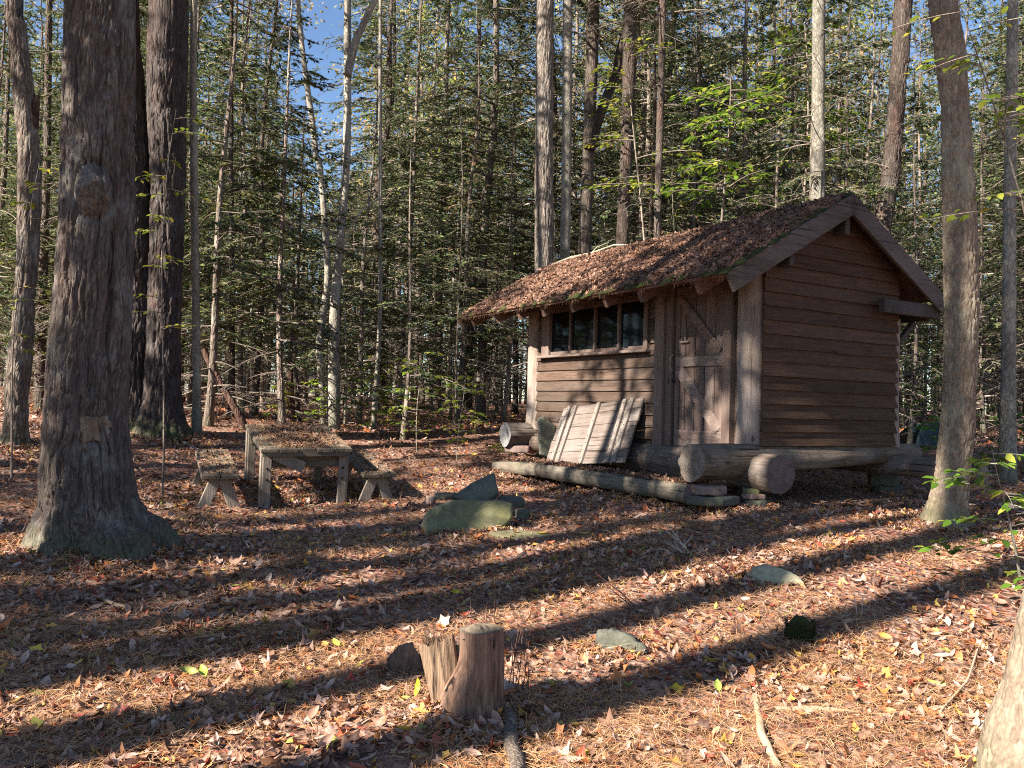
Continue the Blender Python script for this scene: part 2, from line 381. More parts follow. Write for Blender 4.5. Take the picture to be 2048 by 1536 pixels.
# ------------------------------------------------------------------ light
SUN_AZ, SUN_EL = R(-127), R(35)
to_sun = np.array([math.sin(SUN_AZ)*math.cos(SUN_EL), math.cos(SUN_AZ)*math.cos(SUN_EL), math.sin(SUN_EL)])
sun_h = np.array([math.sin(SUN_AZ), math.cos(SUN_AZ)])
sl = bpy.data.lights.new('sun', 'SUN'); sl.energy = 5.0; sl.angle = R(.5); sl.color = (1, .93, .82)
so = bpy.data.objects.new('sun', sl); col.objects.link(so); so.rotation_euler = Vector(to_sun).to_track_quat('Z', 'Y').to_euler(); so.location = Vector(to_sun)*50
w = bpy.data.worlds.new('World'); scene.world = w; w.use_nodes = True; nt = w.node_tree
sky = nt.nodes.new('ShaderNodeTexSky'); sky.sky_type = 'NISHITA'; sky.sun_disc = False; sky.sun_elevation = SUN_EL; sky.sun_rotation = SUN_AZ % TAU
bg = nt.nodes['Background']; bg.inputs[1].default_value = .055; sky.dust_density = .2; sky.ozone_density = 4.0; nt.links.new(sky.outputs[0], bg.inputs[0])
vs = scene.view_settings; vs.view_transform = 'Standard'; vs.look = 'None'; vs.gamma = 1; vs.exposure = 1.95
scene.cycles.max_bounces = 5; scene.cycles.diffuse_bounces = 3; scene.cycles.filter_width = 1.1; scene.cycles.use_denoising = False; scene.cycles.sample_clamp_indirect = 4; scene.cycles.adaptive_threshold = .006; scene.cycles.caustics_reflective = False; scene.cycles.caustics_refractive = False

# ------------------------------------------------------------------ ground mesh
def axis_pts(lo, hi, fine0, fine1, step, grow):
    p = list(np.arange(fine0, fine1, step)); s = step; x = fine1
    while x < hi: p.append(x); s *= grow; x += s
    p.append(hi); s = step; x = fine0-step; q = []
    while x > lo: q.append(x); s *= grow; x -= s
    q.append(lo)
    return np.array(q[::-1]+p)
gx = axis_pts(-160, 160, -6, 6.5, .06, 1.07); gy = axis_pts(-120, 220, 2.4, 13, .06, 1.07)
X, Y = np.meshgrid(gx, gy); Z = ground_z(X, Y); nx, ny = len(gx), len(gy)
near = np.exp(-((X/7)**4))*np.exp(-(((Y-7)/6.5)**4)); P3 = np.stack([X, Y, 0*X], -1)
Z = Z+near*.03*(fbm(P3*9, 2, 11)-.5)
i = np.arange(ny-1)[:, None]*nx+np.arange(nx-1)[None]
mb = MB(); mb.add(np.stack([X, Y, Z], -1).reshape(-1, 3), np.stack([i, i+1, i+nx+1, i+nx], -1).reshape(-1, 4))
g = mb.obj('ground', M_ground); g['kind'] = 'structure'; g['label'] = 'forest floor under brown fallen leaves and pine needles'

# ------------------------------------------------------------------ leaves
def star_leaf(lobes, deep, squash=1., curl=.3, seed=0):
    r = random.Random(seed); n = lobes*2; V = [(0, 0, 0)]
    for k in range(n):
        a = TAU*k/n; q = (1 if k % 2 == 0 else deep)*(r.uniform(.8, 1.1)); x, y = q*math.cos(a)*squash, q*math.sin(a)
        V.append((x, y, curl*(x*x*r.uniform(.3, 1.2)+.4*y*y*r.uniform(-.6, 1))))
    V = np.array(V); T = np.array([[0, k+1, (k+1) % n+1] for k in range(n)])
    return V, T
def oval_leaf(wd=.45, curl=.35, bend=.3, seed=0):
    ys = np.linspace(-1, 1, 6); V = []
    for y in ys:
        wv = wd*max(.06, (1-abs(y)**2.2))
        for s in (-1, 0, 1): V.append((s*wv, y, curl*abs(s)*wv*1.2+bend*y*y))
    Q = [[a*3+b, a*3+b+1, a*3+b+4, a*3+b+3] for a in range(5) for b in range(2)]
    return np.array(V), np.array(Q)
TEMPL = [star_leaf(5, .62, 1, .9, 1), star_leaf(6, .6, .8, 1.3, 2), star_leaf(5, .6, .7, -1.1, 3), oval_leaf(.45, .5, .3), oval_leaf(.5, -.6, -.35), oval_leaf(.35, .9, .6), star_leaf(4, .7, .6, 1.4, 9)]
def rot_batch(nrm, spin):
    n = nrm/np.linalg.norm(nrm, axis=1)[:, None]
    ref = np.stack([np.cos(spin), np.sin(spin), 0*spin], 1); x = ref-n*(ref*n).sum(1)[:, None]; x /= np.linalg.norm(x, axis=1)[:, None]+1e-9
    y = np.cross(n, x); return np.stack([x, y, n], 2)
def scatter_leaves(mb, P, size, tilt=.5, normal=None, templ=None, mat=0, r=rng):
    n = len(P); base = np.array([0, 0, 1.]) if normal is None else np.asarray(normal)
    nr = base+r.normal(0, tilt, (n, 3)); nr[:, 2] = np.where(normal is None, np.abs(nr[:, 2])+.15, nr[:, 2])
    Rm = rot_batch(nr, r.uniform(0, TAU, n)); k = r.choice(len(TEMPL), n, p=(.09, .11, .13, .19, .17, .17, .14)) if templ is None else r.choice(templ, n)
    size = np.broadcast_to(size, (n,))
    for t in range(len(TEMPL)):
        s = np.where(k == t)[0]
        if len(s) == 0: continue
        V, Fc = TEMPL[t]; A = V[None]*size[s][:, None, None]*np.array([1, 1, 1])*r.uniform(.75, 1.2, (len(s), 1, 3))
        W = np.einsum('nij,nkj->nki', Rm[s], A)+P[s][:, None]
        mb.add(W.reshape(-1, 3), (np.arange(len(s))[:, None, None]*len(V)+Fc[None]).reshape(-1, Fc.shape[1]), mat)
def strands(mb, P, length, width, tilt=.25, normal=None, mat=0, r=rng):
    n = len(P); base = np.array([0, 0, 1.]) if normal is None else np.asarray(normal)
    nr = base+r.normal(0, tilt, (n, 3)); Rm = rot_batch(nr, r.uniform(0, TAU, n)); x = Rm[:, :, 0]*length[:, None]/2; y = Rm[:, :, 1]*np.broadcast_to(width, (n,))[:, None]/2
    bn = Rm[:, :, 1]*(length*r.normal(0, .08, n))[:, None]+Rm[:, :, 2]*(length*r.uniform(-.02, .1, n))[:, None]
    V = np.stack([P-x-y*.5, P-x+y*.5, P+bn+y, P+bn-y, P+x+y*.4, P+x-y*.4], 1)
    f = np.array([[0, 3, 2, 1], [3, 5, 4, 2]])
    mb.add(V.reshape(-1, 3), (np.arange(n)[:, None, None]*6+f[None]).reshape(-1, 4), mat)
def wedge_points(d0, d1, dens, spread=.80):
    n = int((spread*(d1*d1-d0*d0)+2*2.2*(d1-d0))*dens*.96); d = np.sqrt(rng.uniform(d0*d0, d1*d1, n)); x = rng.uniform(-1, 1, n)*(spread*d+2.2*np.minimum(1, 6/d)); y = d
    return np.stack([x, y, ground_z(x, y)], 1)
CAB_C = np.array([2.8166, 9.2957, 1.0988]); CAB_TH = .5305
ca = np.array([-math.sin(CAB_TH), math.cos(CAB_TH)]); cb = np.array([math.cos(CAB_TH), math.sin(CAB_TH)])
def in_cabin(P, m=0):
    q = P[:, :2]-CAB_C[:2]; a = q@ca; b = q@cb
    return (a > -.1) & (a < 5) & (b > -.6) & (b < 2.6)
mb = MB()
for d0, d1, dens, s0, s1 in ((1.6, 5, 760, .02, .05), (5, 8, 520, .025, .05), (8, 13, 260, .03, .055), (13, 24, 70, .04, .075), (24, 40, 14, .06, .1)):
    P = wedge_points(d0, d1, dens); P = P[~in_cabin(P)] if d0 > 7 else P
    cl = fbm(P*np.array([1.3, 1.3, 0])+9, 2, 21); P = P[rng.uniform(0, 1, len(P)) < np.clip((cl-.25)*2.4, .25, 1)]
    P[:, 2] += rng.uniform(.003, .028, len(P)); scatter_leaves(mb, P, rng.uniform(s0, s1, len(P))*rng.choice([.55, .8, 1.1], len(P)), .58)
o = mb.obj('leaf_litter', M_leaf); o['kind'] = 'stuff'; o['label'] = 'curled brown, tan and red fallen leaves covering the ground'
mb = MB()
for d0, d1, dens, wd in ((1.8, 5, 4200, .0022), (5, 9, 1900, .003), (9, 13, 420, .005)):
    P = wedge_points(d0, d1, dens); cl = fbm(P*np.array([1.1, 1.1, 0])+31, 2, 27); P = P[rng.uniform(0, 1, len(P)) < np.clip((cl-.3)*2.6, .1, 1)]
    P[:, 2] += rng.uniform(.004, .034, len(P)); strands(mb, P, rng.uniform(.06, .13, len(P)), wd, .22)
o = mb.obj('needle_litter', M_needle); o['kind'] = 'stuff'; o['label'] = 'orange brown pine needles strewn over the leaf litter'

DRIFT = MB()
def drift(x, y, r_in, r_out, n, h, squash=1., seed=0):
    r_ = np.random.default_rng(seed); a = r_.uniform(0, TAU, n); q = r_.uniform(0, 1, n)**1.6; d = r_in+(r_out-r_in)*q; X_ = x+np.cos(a)*d; Y_ = y+np.sin(a)*d*squash
    P = np.stack([X_, Y_, ground_z(X_, Y_)+h*(1-q)**1.5*r_.uniform(.1, 1, n)+.005], 1); scatter_leaves(DRIFT, P, r_.uniform(.018, .042, n), .7, None, None, 0, r_)
    m = n; a = r_.uniform(0, TAU, m); q = r_.uniform(0, 1, m)**1.5; d = r_in+(r_out-r_in)*q; X_ = x+np.cos(a)*d; Y_ = y+np.sin(a)*d*squash
    P = np.stack([X_, Y_, ground_z(X_, Y_)+h*(1-q)**1.5*r_.uniform(.1, 1, m)+.008], 1); strands(DRIFT, P, r_.uniform(.06, .13, m), .003, .4, None, 1, r_)
drift(-3.2, 6.45, .36, .85, 900, .07, 1, 1); drift(-5.5, 13, .5, 1.2, 700, .08, 1, 2); drift(4.6, 8.6, .28, .75, 700, .06, 1, 3); drift(-6.6, 11, .25, .6, 300, .05, 1, 4)
drift(-.42, 7.95, .30, .62, 900, .07, .55, 5); drift(.62, 4.83, .10, .26, 260, .035, .8, 6); drift(2.1, 6.35, .12, .3, 240, .03, .8, 7); drift(-.155, 3.83, .13, .34, 420, .05, 1, 8); drift(2.0, 4.9, .05, .2, 160, .03, 1, 9)
drift(2.35, 9.0, .2, .6, 400, .05, .8, 10); drift(2.98, 9.2, .1, .4, 300, .04, .8, 11); drift(1.95, 2.95, .25, .6, 500, .04, 1, 12); drift(-2.5, 10.2, .1, 1.0, 500, .04, 1, 13)
for t_ in np.linspace(0, 1, 12): drift(*(CAB_C[:2]+cb*-1.06+ca*(.2+4.0*t_)), .0, .22, 130, .06, 1, 30+int(t_*50))
o = DRIFT.obj('leaf_drifts', [M_leaf, M_needle]); o['kind'] = 'stuff'; o['label'] = 'leaves and needles heaped against trunks, stones and logs'
def lone_leaf(px, py, size, colr, label, tmpl, tilt=(0, 0, 1), lift=.03):
    p = gpt(px, py); p[2] += lift; m = leaf_mat('leaf_'+label.split()[0], [(0, colr), (1, colr)], .3, .45)
    mb = MB(); r = np.random.default_rng(int(px)); V, Fc = TEMPL[tmpl]
    Rm = rot_batch(np.array([tilt], float), np.array([r.uniform(0, TAU)]))[0]; mb.add((V*size*.8)@Rm.T, Fc)
    tag(mb.obj('fallen_leaf', m, None, p), label, 'leaf', 'bright leaves fallen on the litter')
lone_leaf(408, 1362, .06, (.30, .42, .06), 'large pale green oval leaf lying in the sun at lower left of the clearing', 3, (-.2, -.6, .8), .045)
lone_leaf(915, 1187, .075, (.75, .55, .02), 'bright yellow leaf lying flat behind the cut stump', 4, (0, -.3, 1))
lone_leaf(838, 1400, .055, (.62, .55, .04), 'yellow leaf leaning against the left side of the cut stump', 5, (-.5, -.8, .4), .06)
lone_leaf(672, 1298, .05, (.5, .6, .08), 'small yellow green leaf beside the pine cone', 3, (0, -.4, 1))
lone_leaf(1352, 1390, .055, (.7, .5, .03), 'yellow leaf in the shadow band to the right of the stump', 0, (0, -.4, 1))
lone_leaf(1435, 1386, .055, (.42, .55, .1), 'pale green leaf beside the broken stick at lower right', 3, (0, -.5, 1))
lone_leaf(1165, 1527, .05, (.75, .5, .02), 'yellow leaf at the bottom edge right of the bark covered branch', 0, (0, -.5, 1))
lone_leaf(1870, 1383, .06, (.55, .62, .12), 'long pale green leaf near the leaning trunk at the right edge', 5, (0, -.5, 1))
lone_leaf(72, 1312, .055, (.48, .42, .05), 'olive yellow leaf in shade near the left edge', 0, (0, -.4, 1))
lone_leaf(1722, 1384, .05, (.42, .05, .03), 'crimson leaf in the sunlit litter at lower right', 1, (0, -.4, 1))
lone_leaf(700, 1372, .045, (.5, .05, .05), 'red leaf in shade left of the cut stump', 1, (0, -.4, 1))

# ------------------------------------------------------------------ trees
M_bark_big = bark_mat('bark_big', (.06, .048, .041), (.205, .165, .138), (.28, .265, .235), .45, 30, 4, .6, .010, .35, .35, .25, 0, .5)
M_bark_pair = bark_mat('bark_pair', (.04, .031, .028), (.115, .09, .08), (.16, .15, .135), .3, 20, 3.5, .7, .015, .4, .5, .2, 0)  # bark colour darkened to carry the shade this tree stands in
M_bark_right = bark_mat('bark_right', (.14, .105, .075), (.34, .275, .20), (.36, .34, .24), .5, 34, 14, .5, .006, .4, .5, .15, 0, .2)
M_bark_brown = bark_mat('bark_brown', (.09, .07, .057), (.28, .22, .175), (.34, .32, .27), .55, 24, 5, .8, .015, .3, .5, .15, .45)
M_bark_grey = bark_mat('bark_grey', (.17, .15, .12), (.40, .36, .29), (.46, .44, .37), .5, 22, 9, .4, .008, .3, .6, 0)
M_bark_oak = bark_mat('bark_oak', (.13, .105, .085), (.36, .30, .25), (.36, .34, .30), .4, 30, 3.2, .9, .02, .2, .6, 0)
M_bark_pale = bark_mat('bark_pale', (.28, .23, .17), (.52, .46, .36), (.5, .48, .38), .5, 26, 12, .5, .006, .2, .6, 0)
M_bark_dark = bark_mat('bark_dark', (.05, .038, .032), (.15, .112, .09), (.2, .19, .16), .35, 24, 6, .8, .015, .2, .5, .2)
M_twig = bark_mat('twig_bark', (.13, .10, .08), (.36, .29, .23), (.44, .40, .33), .5, 30, 12, .2, .004)
M_deadred = bark_mat('dead_red_bark', (.05, .028, .022), (.13, .07, .052), (.2, .13, .1), .4, 20, 4, .8, .015)
M_hem = leaf_mat('hemlock_needles', [(0, (.018, .032, .017)), (.33, (.046, .075, .031)), (.64, (.105, .14, .055)), (.9, (.24, .265, .10)), (1, (.38, .36, .17))], .35, .5, True)
M_hemdry = leaf_mat('dry_hemlock_needles', [(0, (.06, .05, .025)), (.5, (.14, .115, .06)), (.85, (.25, .20, .11)), (1, (.3, .22, .13))], .25, .6, True)
M_beech = leaf_mat('yellow_green_leaves', [(0, (.10, .16, .02)), (.5, (.22, .28, .035)), (.8, (.38, .38, .05)), (1, (.55, .42, .06))], .5, .45, True)
M_autumn = leaf_mat('autumn_leaves', [(0, (.16, .17, .05)), (.45, (.36, .31, .12)), (.8, (.50, .38, .18)), (1, (.50, .27, .16))], .5, .5, True)
M_green = leaf_mat('green_leaves', [(0, (.06, .12, .015)), (.6, (.14, .25, .03)), (1, (.40, .42, .06))], .5, .4, True)

def rhombs(mb, P, D, U, ln, wd, mat=0, fold=.15):
    """many small pointed leaf faces: base P, direction D, up U"""
    n = len(P); S = np.cross(D, U); S /= np.linalg.norm(S, axis=1)[:, None]+1e-9; Un = np.cross(S, D)
    ln = np.broadcast_to(ln, (n,))[:, None]; wd = np.broadcast_to(wd, (n,))[:, None]
    V = np.stack([P, P+D*ln*.45+S*wd/2+Un*wd*fold, P+D*ln, P+D*ln*.45-S*wd/2+Un*wd*fold], 1)
    mb.add(V.reshape(-1, 3), (np.arange(n)[:, None]*4+np.arange(4)[None]), mat, True)

def conifer_parts(seed, H, r_base, dead0, green0, Rm, step=.24, spr=.095, twigs=14, dead_keep=.95, dry=.0, lean=.0, clear_dead=1., dens=4.4):
    """trunk, bare limbs and needle crown of one hemlock, base at the origin"""
    r = np.random.default_rng(seed)
    zs = np.linspace(-.15, H, 26); step0 = step; ph = r.uniform(0, TAU, 4)
    cx = lambda z: .10*np.sin(z*.35+ph[0])+.05*np.sin(z*.9+ph[1])-.10*math.sin(ph[0])-.05*math.sin(ph[1])+lean*z
    cy = lambda z: .10*np.sin(z*.31+ph[2])+.05*np.sin(z*.8+ph[3])-.10*math.sin(ph[2])-.05*math.sin(ph[3])
    rad = lambda z: r_base*(np.clip(1-z/H, .02, 1)**.8)*(1+.5*np.exp(-np.clip(z, 0, 9)/.25))
    tr = MB(); tube(tr, np.stack([cx(zs), cy(zs), zs], 1), rad(zs), 12)
    br = MB(); cr = MB(); TA = []; TB = []; TR = []; SP = []; SD = []
    z = dead0
    while z < H-.3:
        green = z > green0
        for _ in range(1+(r.random() < .55)):
            if not green and r.random() > dead_keep: continue
            az = r.uniform(0, TAU); fr = (z-green0)/(H-green0) if green else 0
            L = Rm*((1-fr)**.75*.95+.06)*r.uniform(.55, 1.1) if green else Rm*r.uniform(.2, .75)*clear_dead
            n = 7; t = np.linspace(0, 1, n); d = np.array([math.cos(az), math.sin(az), 0]); sd = np.array([-d[1], d[0], 0])
            rise = r.uniform(-.05, .25) if green else r.uniform(-.25, .2); droop = r.uniform(.12, .38)
            wob = r.normal(0, .05, 2)
            Pb = np.array([float(cx(z)), float(cy(z)), z])+np.outer(t*L, d)+np.outer(np.sin(t*2.2)*L*wob[0]+np.sin(t*5)*L*.03, sd)+np.outer(rise*t*L-droop*L*t*t, [0, 0, 1])
            rb = min(float(rad(z))*.35, .012+.009*L)
            tube(br, Pb, rb*(1-t*.85), 4, cap=False)
            nt_ = int(twigs*(L/Rm)**.7*(1 if green else .75))+2
            for k in range(nt_):
                tt = r.uniform(.18, 1); i0 = min(int(tt*(n-1)), n-2); p = Pb[i0]+(Pb[i0+1]-Pb[i0])*(tt*(n-1)-i0); sgn = 1 if k % 2 else -1
                bd = Pb[i0+1]-Pb[i0]; bd /= np.linalg.norm(bd); a = r.uniform(.6, 1.1)*sgn
                dd = bd*math.cos(a)+np.cross([0, 0, 1], bd)*math.sin(a); dd[2] += r.uniform(-.35, .1); dd /= np.linalg.norm(dd)
                l = L*(.12+.33*(1.05-tt))*r.uniform(.6, 1.2); e = p+dd*l; e[2] -= .12*l
                TA.append(p); TB.append(e); TR.append(.0045+.002*L)
                if green:
                    SP.append((p, e, dd))
                else:
                    for q in range(2):
                        s_ = r.uniform(.3, .9); d2 = dd+r.normal(0, .5, 3); d2 /= np.linalg.norm(d2); TA.append(p+(e-p)*s_); TB.append(p+(e-p)*s_+d2*l*r.uniform(.25, .5)); TR.append(.0034)
        z += step*(1 if green else .72)*r.uniform(.5, 1.5)
    TR = np.array(TR); segs(br, np.array(TA), np.array(TB), TR, TR*.4)
    if SP:
        A = np.array([s[0] for s in SP]); Bq = np.array([s[1] for s in SP]); D = np.array([s[2] for s in SP]); l = np.linalg.norm(Bq-A, axis=1)
        cnt = np.clip((l/spr*dens).astype(int), 6, 44); ix = np.repeat(np.arange(len(A)), cnt); m = len(ix)
        t = r.uniform(.05, 1.05, m); P = A[ix]+(Bq-A)[ix]*t[:, None]; sg = r.choice([-1, 1], m); ang = r.uniform(.35, 1.15, m)*sg
        S = np.cross(np.array([0, 0, 1.]), D[ix]); S /= np.linalg.norm(S, axis=1)[:, None]+1e-9
        Dd = D[ix]*np.cos(ang)[:, None]+S*np.sin(ang)[:, None]; Dd[:, 2] += r.uniform(-.4, .12, m); Dd /= np.linalg.norm(Dd, axis=1)[:, None]
        U = np.array([0, 0, 1.])+r.normal(0, .35, (m, 3)); ln = spr*r.uniform(.6, 1.5, m)
        rhombs(cr, P, Dd, U, ln, ln*.34, 0)
    return tr, br, cr
def leafy_crown(mbt, mbl, r, base, H0, H1, Rad, nb, leaf, nl, up=.5):
    """broadleaf limbs from H0 to H1 with leaf clusters"""
    P_, D_ = [], []; TA, TB, TR = [], [], []
    for k in range(nb):
        z = H0+(H1-H0)*(k+.5)/nb; az = k*2.4+r.uniform(-.4, .4); L = Rad*r.uniform(.5, 1.05)*(1-.5*k/nb); t = np.linspace(0, 1, 7)
        d = np.array([math.cos(az), math.sin(az), 0]); sd = np.array([-d[1], d[0], 0])
        Pb = base+np.array([0, 0, z])+np.outer(t*L, d)+np.outer(np.sin(t*3+k)*.08*L, sd)+np.outer(up*L*t-.25*up*L*t*t, [0, 0, 1])
        tube(mbt, Pb, (.018+.012*L)*(1-.85*t), 5, cap=False)
        for q in range(nl):
            tt = r.uniform(.25, 1); i0 = min(int(tt*6), 5); p = Pb[i0]+(Pb[i0+1]-Pb[i0])*(tt*6-i0); dd = d+r.normal(0, .7, 3)*np.array([1, 1, .45]); dd /= np.linalg.norm(dd); e = p+dd*L*r.uniform(.15, .35)
            TA.append(p); TB.append(e); TR.append(.006)
            for w_ in range(9):
                P_.append(p+(e-p)*r.uniform(.2, 1.1)+r.normal(0, .05, 3)); D_.append(dd+r.normal(0, .6, 3)+np.array([0, 0, -.2]))
    segs(mbt, np.array(TA), np.array(TB), np.array(TR), .002)
    D_ = np.array(D_); D_ /= np.linalg.norm(D_, axis=1)[:, None]; m = len(D_)
    rhombs(mbl, np.array(P_), D_, np.array([0, 0, 1.])+r.normal(0, .4, (m, 3)), leaf*r.uniform(.7, 1.3, m), leaf*.55*r.uniform(.7, 1.2, m))

# --- prototypes of the forest conifers
PROTO = {}
SPEC = {  # seed, height, trunk radius, first bare limb, first green limb, crown radius
    'hemlock_a': (11, 21, .13, 1.0, 4.6, 3.0), 'hemlock_b': (12, 18, .10, .8, 3.8, 2.6), 'hemlock_c': (13, 23, .17, 1.4, 6.5, 3.2), 'hemlock_d': (14, 15, .075, .7, 3.0, 2.1),
    'hemlock_e': (15, 17, .085, .6, 6.0, 1.9), 'young_a': (16, 7.5, .05, .3, .8, 1.7), 'young_b': (17, 10, .06, .3, 1.6, 1.9)}
def proto(key):
    if key not in PROTO:
        s = SPEC[key]; PROTO[key] = conifer_parts(s[0], s[1], s[2], s[3], s[4], s[5]); PROTO[key] = [m.mesh(n) for m, n in zip(PROTO[key], ('trunk', 'bare_branches', 'crown'))]
        for m, t in zip(PROTO[key], ({'hemlock_c': M_bark_dark, 'hemlock_d': M_bark_brown, 'hemlock_b': M_bark_dark}.get(key, M_bark_brown), M_twig, M_hem)): m.materials.append(t)
    return PROTO[key]
def place_conifer(key, p, rot, sc, label, group, cat='tree', name='hemlock_tree'):
    r_ = thing(name, label, cat, p, rot, group); r_.scale = sc
    for me, n in zip(proto(key), ('trunk', 'bare_branches', 'crown')):
        o = bpy.data.objects.new(n, me); col.objects.link(o); o.parent = r_
        if n != 'trunk': o['kind'] = 'stuff'
    return r_

# --- trunks that can be told apart in the photo: outlines (row: left, right) at a depth
def px_trunk(rows, depth, H=17, n=20, dz=.08, disp=None, base_sink=.2, lob=0, seed=0, ndense=6.5):
    rows = sorted(rows, key=lambda q: -q[0])
    C_ = np.array([at((a+b)/2, y, depth) for y, a, b in rows]); rr = np.array([(b-a)/2*depth/F for y, a, b in rows])
    z0 = gz(C_[0, 0], C_[0, 1]); C_[0, 2] = min(C_[0, 2], z0+.02)
    C_ = np.vstack([C_[0]-[0, 0, base_sink+.05], C_]); rr = np.r_[rr[0]*1.08, rr]
    top = C_[-1]; k = max(0, len(C_)-4); sl_ = (C_[-1]-C_[k])/max(.3, C_[-1][2]-C_[k][2])*.6
    if top[2] < H: C_ = np.vstack([C_, [top+np.array([sl_[0], sl_[1], 1])*(H-top[2])]]); rr = np.r_[rr, rr[-1]*.35]
    zz = np.concatenate([np.arange(C_[0, 2], min(ndense, H), dz), np.arange(min(ndense, H), H, .4)])
    px_, py_, pr_ = (np.interp(zz, C_[:, 2], v) for v in (C_[:, 0], C_[:, 1], rr))
    kern = np.ones(7)/7; sm = lambda v: np.convolve(np.pad(v, 3, 'edge'), kern, 'valid')
    P = np.stack([sm(px_), sm(py_), zz], 1); pr_ = sm(pr_)
    base = np.array([P[0, 0], P[0, 1], z0]); P = P-base
    def rf(rrr, th, P_):
        z = P_[:, 2][:, None]
        if lob:
            lo = sum(a*np.cos(k*th+p_) for k, a, p_ in ((2, .3, seed*1.3), (3, .5, seed*2.1), (5, .45, seed*.7), (8, .25, seed)))[None]
            rrr = rrr*(1+lob*np.exp(-np.clip(z, 0, 9)/.22)*lo)
        return disp(rrr, th, P_) if disp else rrr*(1+.06*(fbm(np.stack([np.cos(th)[None]*2+0*z, np.sin(th)[None]*2+0*z, z*1.2+0*th[None]], -1), 3, seed)-.5))
    mb = MB(); tube(mb, P, pr_, n, rfun=rf)
    return mb, base, P, pr_
def furrow(depth, fq, fz, seed, plates=.0, extra=None):
    def f(rr, th, P):
        z = P[:, 2][:, None]; R0 = rr.mean(1)[:, None]
        c, s = np.cos(th)[None]*R0, np.sin(th)[None]*R0; zz = z+0*c
        wob = (fbm(np.stack([c*5, s*5, zz*3], -1), 2, seed+9)-.5)*.16
        q = np.stack([(c+wob)*fq, (s+wob*.7)*fq, zz*fz+wob*4], -1)
        n1 = fbm(q, 2, seed); rid = np.clip(1-np.abs(2*n1-1)*4.2, 0, 1)**.8
        n2 = fbm(q*np.array([2.3, 2.3, 3.0])+5, 2, seed+4); rid2 = np.clip(1-np.abs(2*n2-1)*5, 0, 1)
        n3 = noise(q*np.array([1.1, 1.1, 4.5])+9, seed+14)
        big = fbm(np.stack([c*1.8, s*1.8, zz*1.1], -1), 2, seed+6)-.5
        o = rr*.965+depth*(.12-rid-.45*rid2+.30*(n3-.5))+big*rr*.05+.10*depth*(noise(q*np.array([5., 5, 14])+3, seed+21)-.5)
        if plates: o = o-plates*np.clip(1-np.abs(2*fbm(np.stack([c*6, s*6, zz*fz*2.2], -1), 2, seed+7)-1)*7, 0, 1)
        return extra(o, th, P) if extra else o
    return f
CROWN_SRC = {}
def crown_parts(root, base_top, kind, R_=2.6, seed=0, H0=9.5, H1=16):
    key = kind
    if key not in CROWN_SRC:
        r = np.random.default_rng(99); t, l = MB(), MB()
        if kind == 'conifer':
            _, t, l = conifer_parts(77, 19, .2, 9.0, 10.0, 2.8, .3)
        else: leafy_crown(t, l, r, np.zeros(3), H0, H1, 3.0, 14, .06, 34)
        CROWN_SRC[key] = (t.mesh('limbs'), l.mesh('crown'))
        CROWN_SRC[key][0].materials.append(M_twig); CROWN_SRC[key][1].materials.append({'conifer': M_hem, 'beech': M_beech, 'autumn': M_autumn}[kind])
    for me, n in zip(CROWN_SRC[key], ('limbs', 'crown')):
        o = bpy.data.objects.new(n, me); col.objects.link(o); o['kind'] = 'stuff'; o.parent = root; o.location = (base_top[0], base_top[1], 0); o.rotation_euler = (0, 0, seed*1.7)
def photo_tree(name, label, rows, depth, mat, crown='conifer', cat='tree', group=None, dead=0, **kw):
    mb, base, P, pr = px_trunk(rows, depth, **kw)
    root = thing(name, label, cat, base, 0, group); mb.obj('trunk', mat, root)
    if crown:
        k = np.argmin(abs(P[:, 2]-12)); crown_parts(root, P[k], crown, seed=len(bpy.data.objects) % 13)
    if dead:
        r = np.random.default_rng(dead); br = MB(); TA, TB, TR = [], [], []
        for z in np.arange(1.2, 9, .33):
            if r.random() < .3: continue
            k = np.argmin(abs(P[:, 2]-z)); az = r.uniform(0, TAU); L = r.uniform(.3, 1.3); t = np.linspace(0, 1, 6); d = np.array([math.cos(az), math.sin(az), 0])
            Pb = P[k]+np.outer(t*L+pr[k]*.6, d)+np.outer(r.uniform(-.5, .7)*t*L-.3*L*t*t, [0, 0, 1])+np.outer(np.sin(t*5+z)*.09*L, [d[1], -d[0], .3])
            tube(br, Pb, (.005+.005*L)*(1-.85*t), 4, cap=False)
            for q in range(int(7*L)):
                tt = r.uniform(.25, 1); i0 = min(int(tt*5), 4); p = Pb[i0]+(Pb[i0+1]-Pb[i0])*(tt*5-i0); dd = d*.7+r.normal(0, .6, 3); dd /= np.linalg.norm(dd)
                e = p+dd*L*r.uniform(.12, .4); TA.append(p); TB.append(e); TR.append(.004); d2 = dd+r.normal(0, .5, 3); TA.append(p+(e-p)*.5); TB.append(p+(e-p)*.5+d2*L*.12); TR.append(.0028)
        segs(br, np.array(TA), np.array(TB), np.array(TR), .0014); br.obj('dead_branches', M_twig, root, kind='stuff')
    return root, P, pr, base

# big foreground trunk on the left, with a burl and a wound
def burl(o, th, P):
    z = P[:, 2][:, None]; t0 = BURL_TH
    da = (th[None]-t0+math.pi) % TAU-math.pi
    g1 = np.exp(-(da/.42)**2-((z-BURL_Z)/.16)**2); o = o+.15*g1*(.7+.6*fbm(np.stack([np.cos(th)[None]*9+0*z, np.sin(th)[None]*9+0*z, z*22+0*th[None]], -1), 2, 77))
    rg = np.sqrt((da/.42)**2+((z-BURL_Z)/.16)**2); o = o-.045*np.exp(-((rg-1.35)/.22)**2)
    da2 = (th[None]-WOUND_TH+math.pi) % TAU-math.pi
    o = o-.035*np.exp(-(da2/.30)**4-((z-WOUND_Z)/.12)**4)
    da3 = (th[None]-WOUND_TH-.35+math.pi) % TAU-math.pi
    o = o-.07*np.exp(-(da3/.13)**2-((z-WOUND_Z-.95)/.5)**2)
    return o
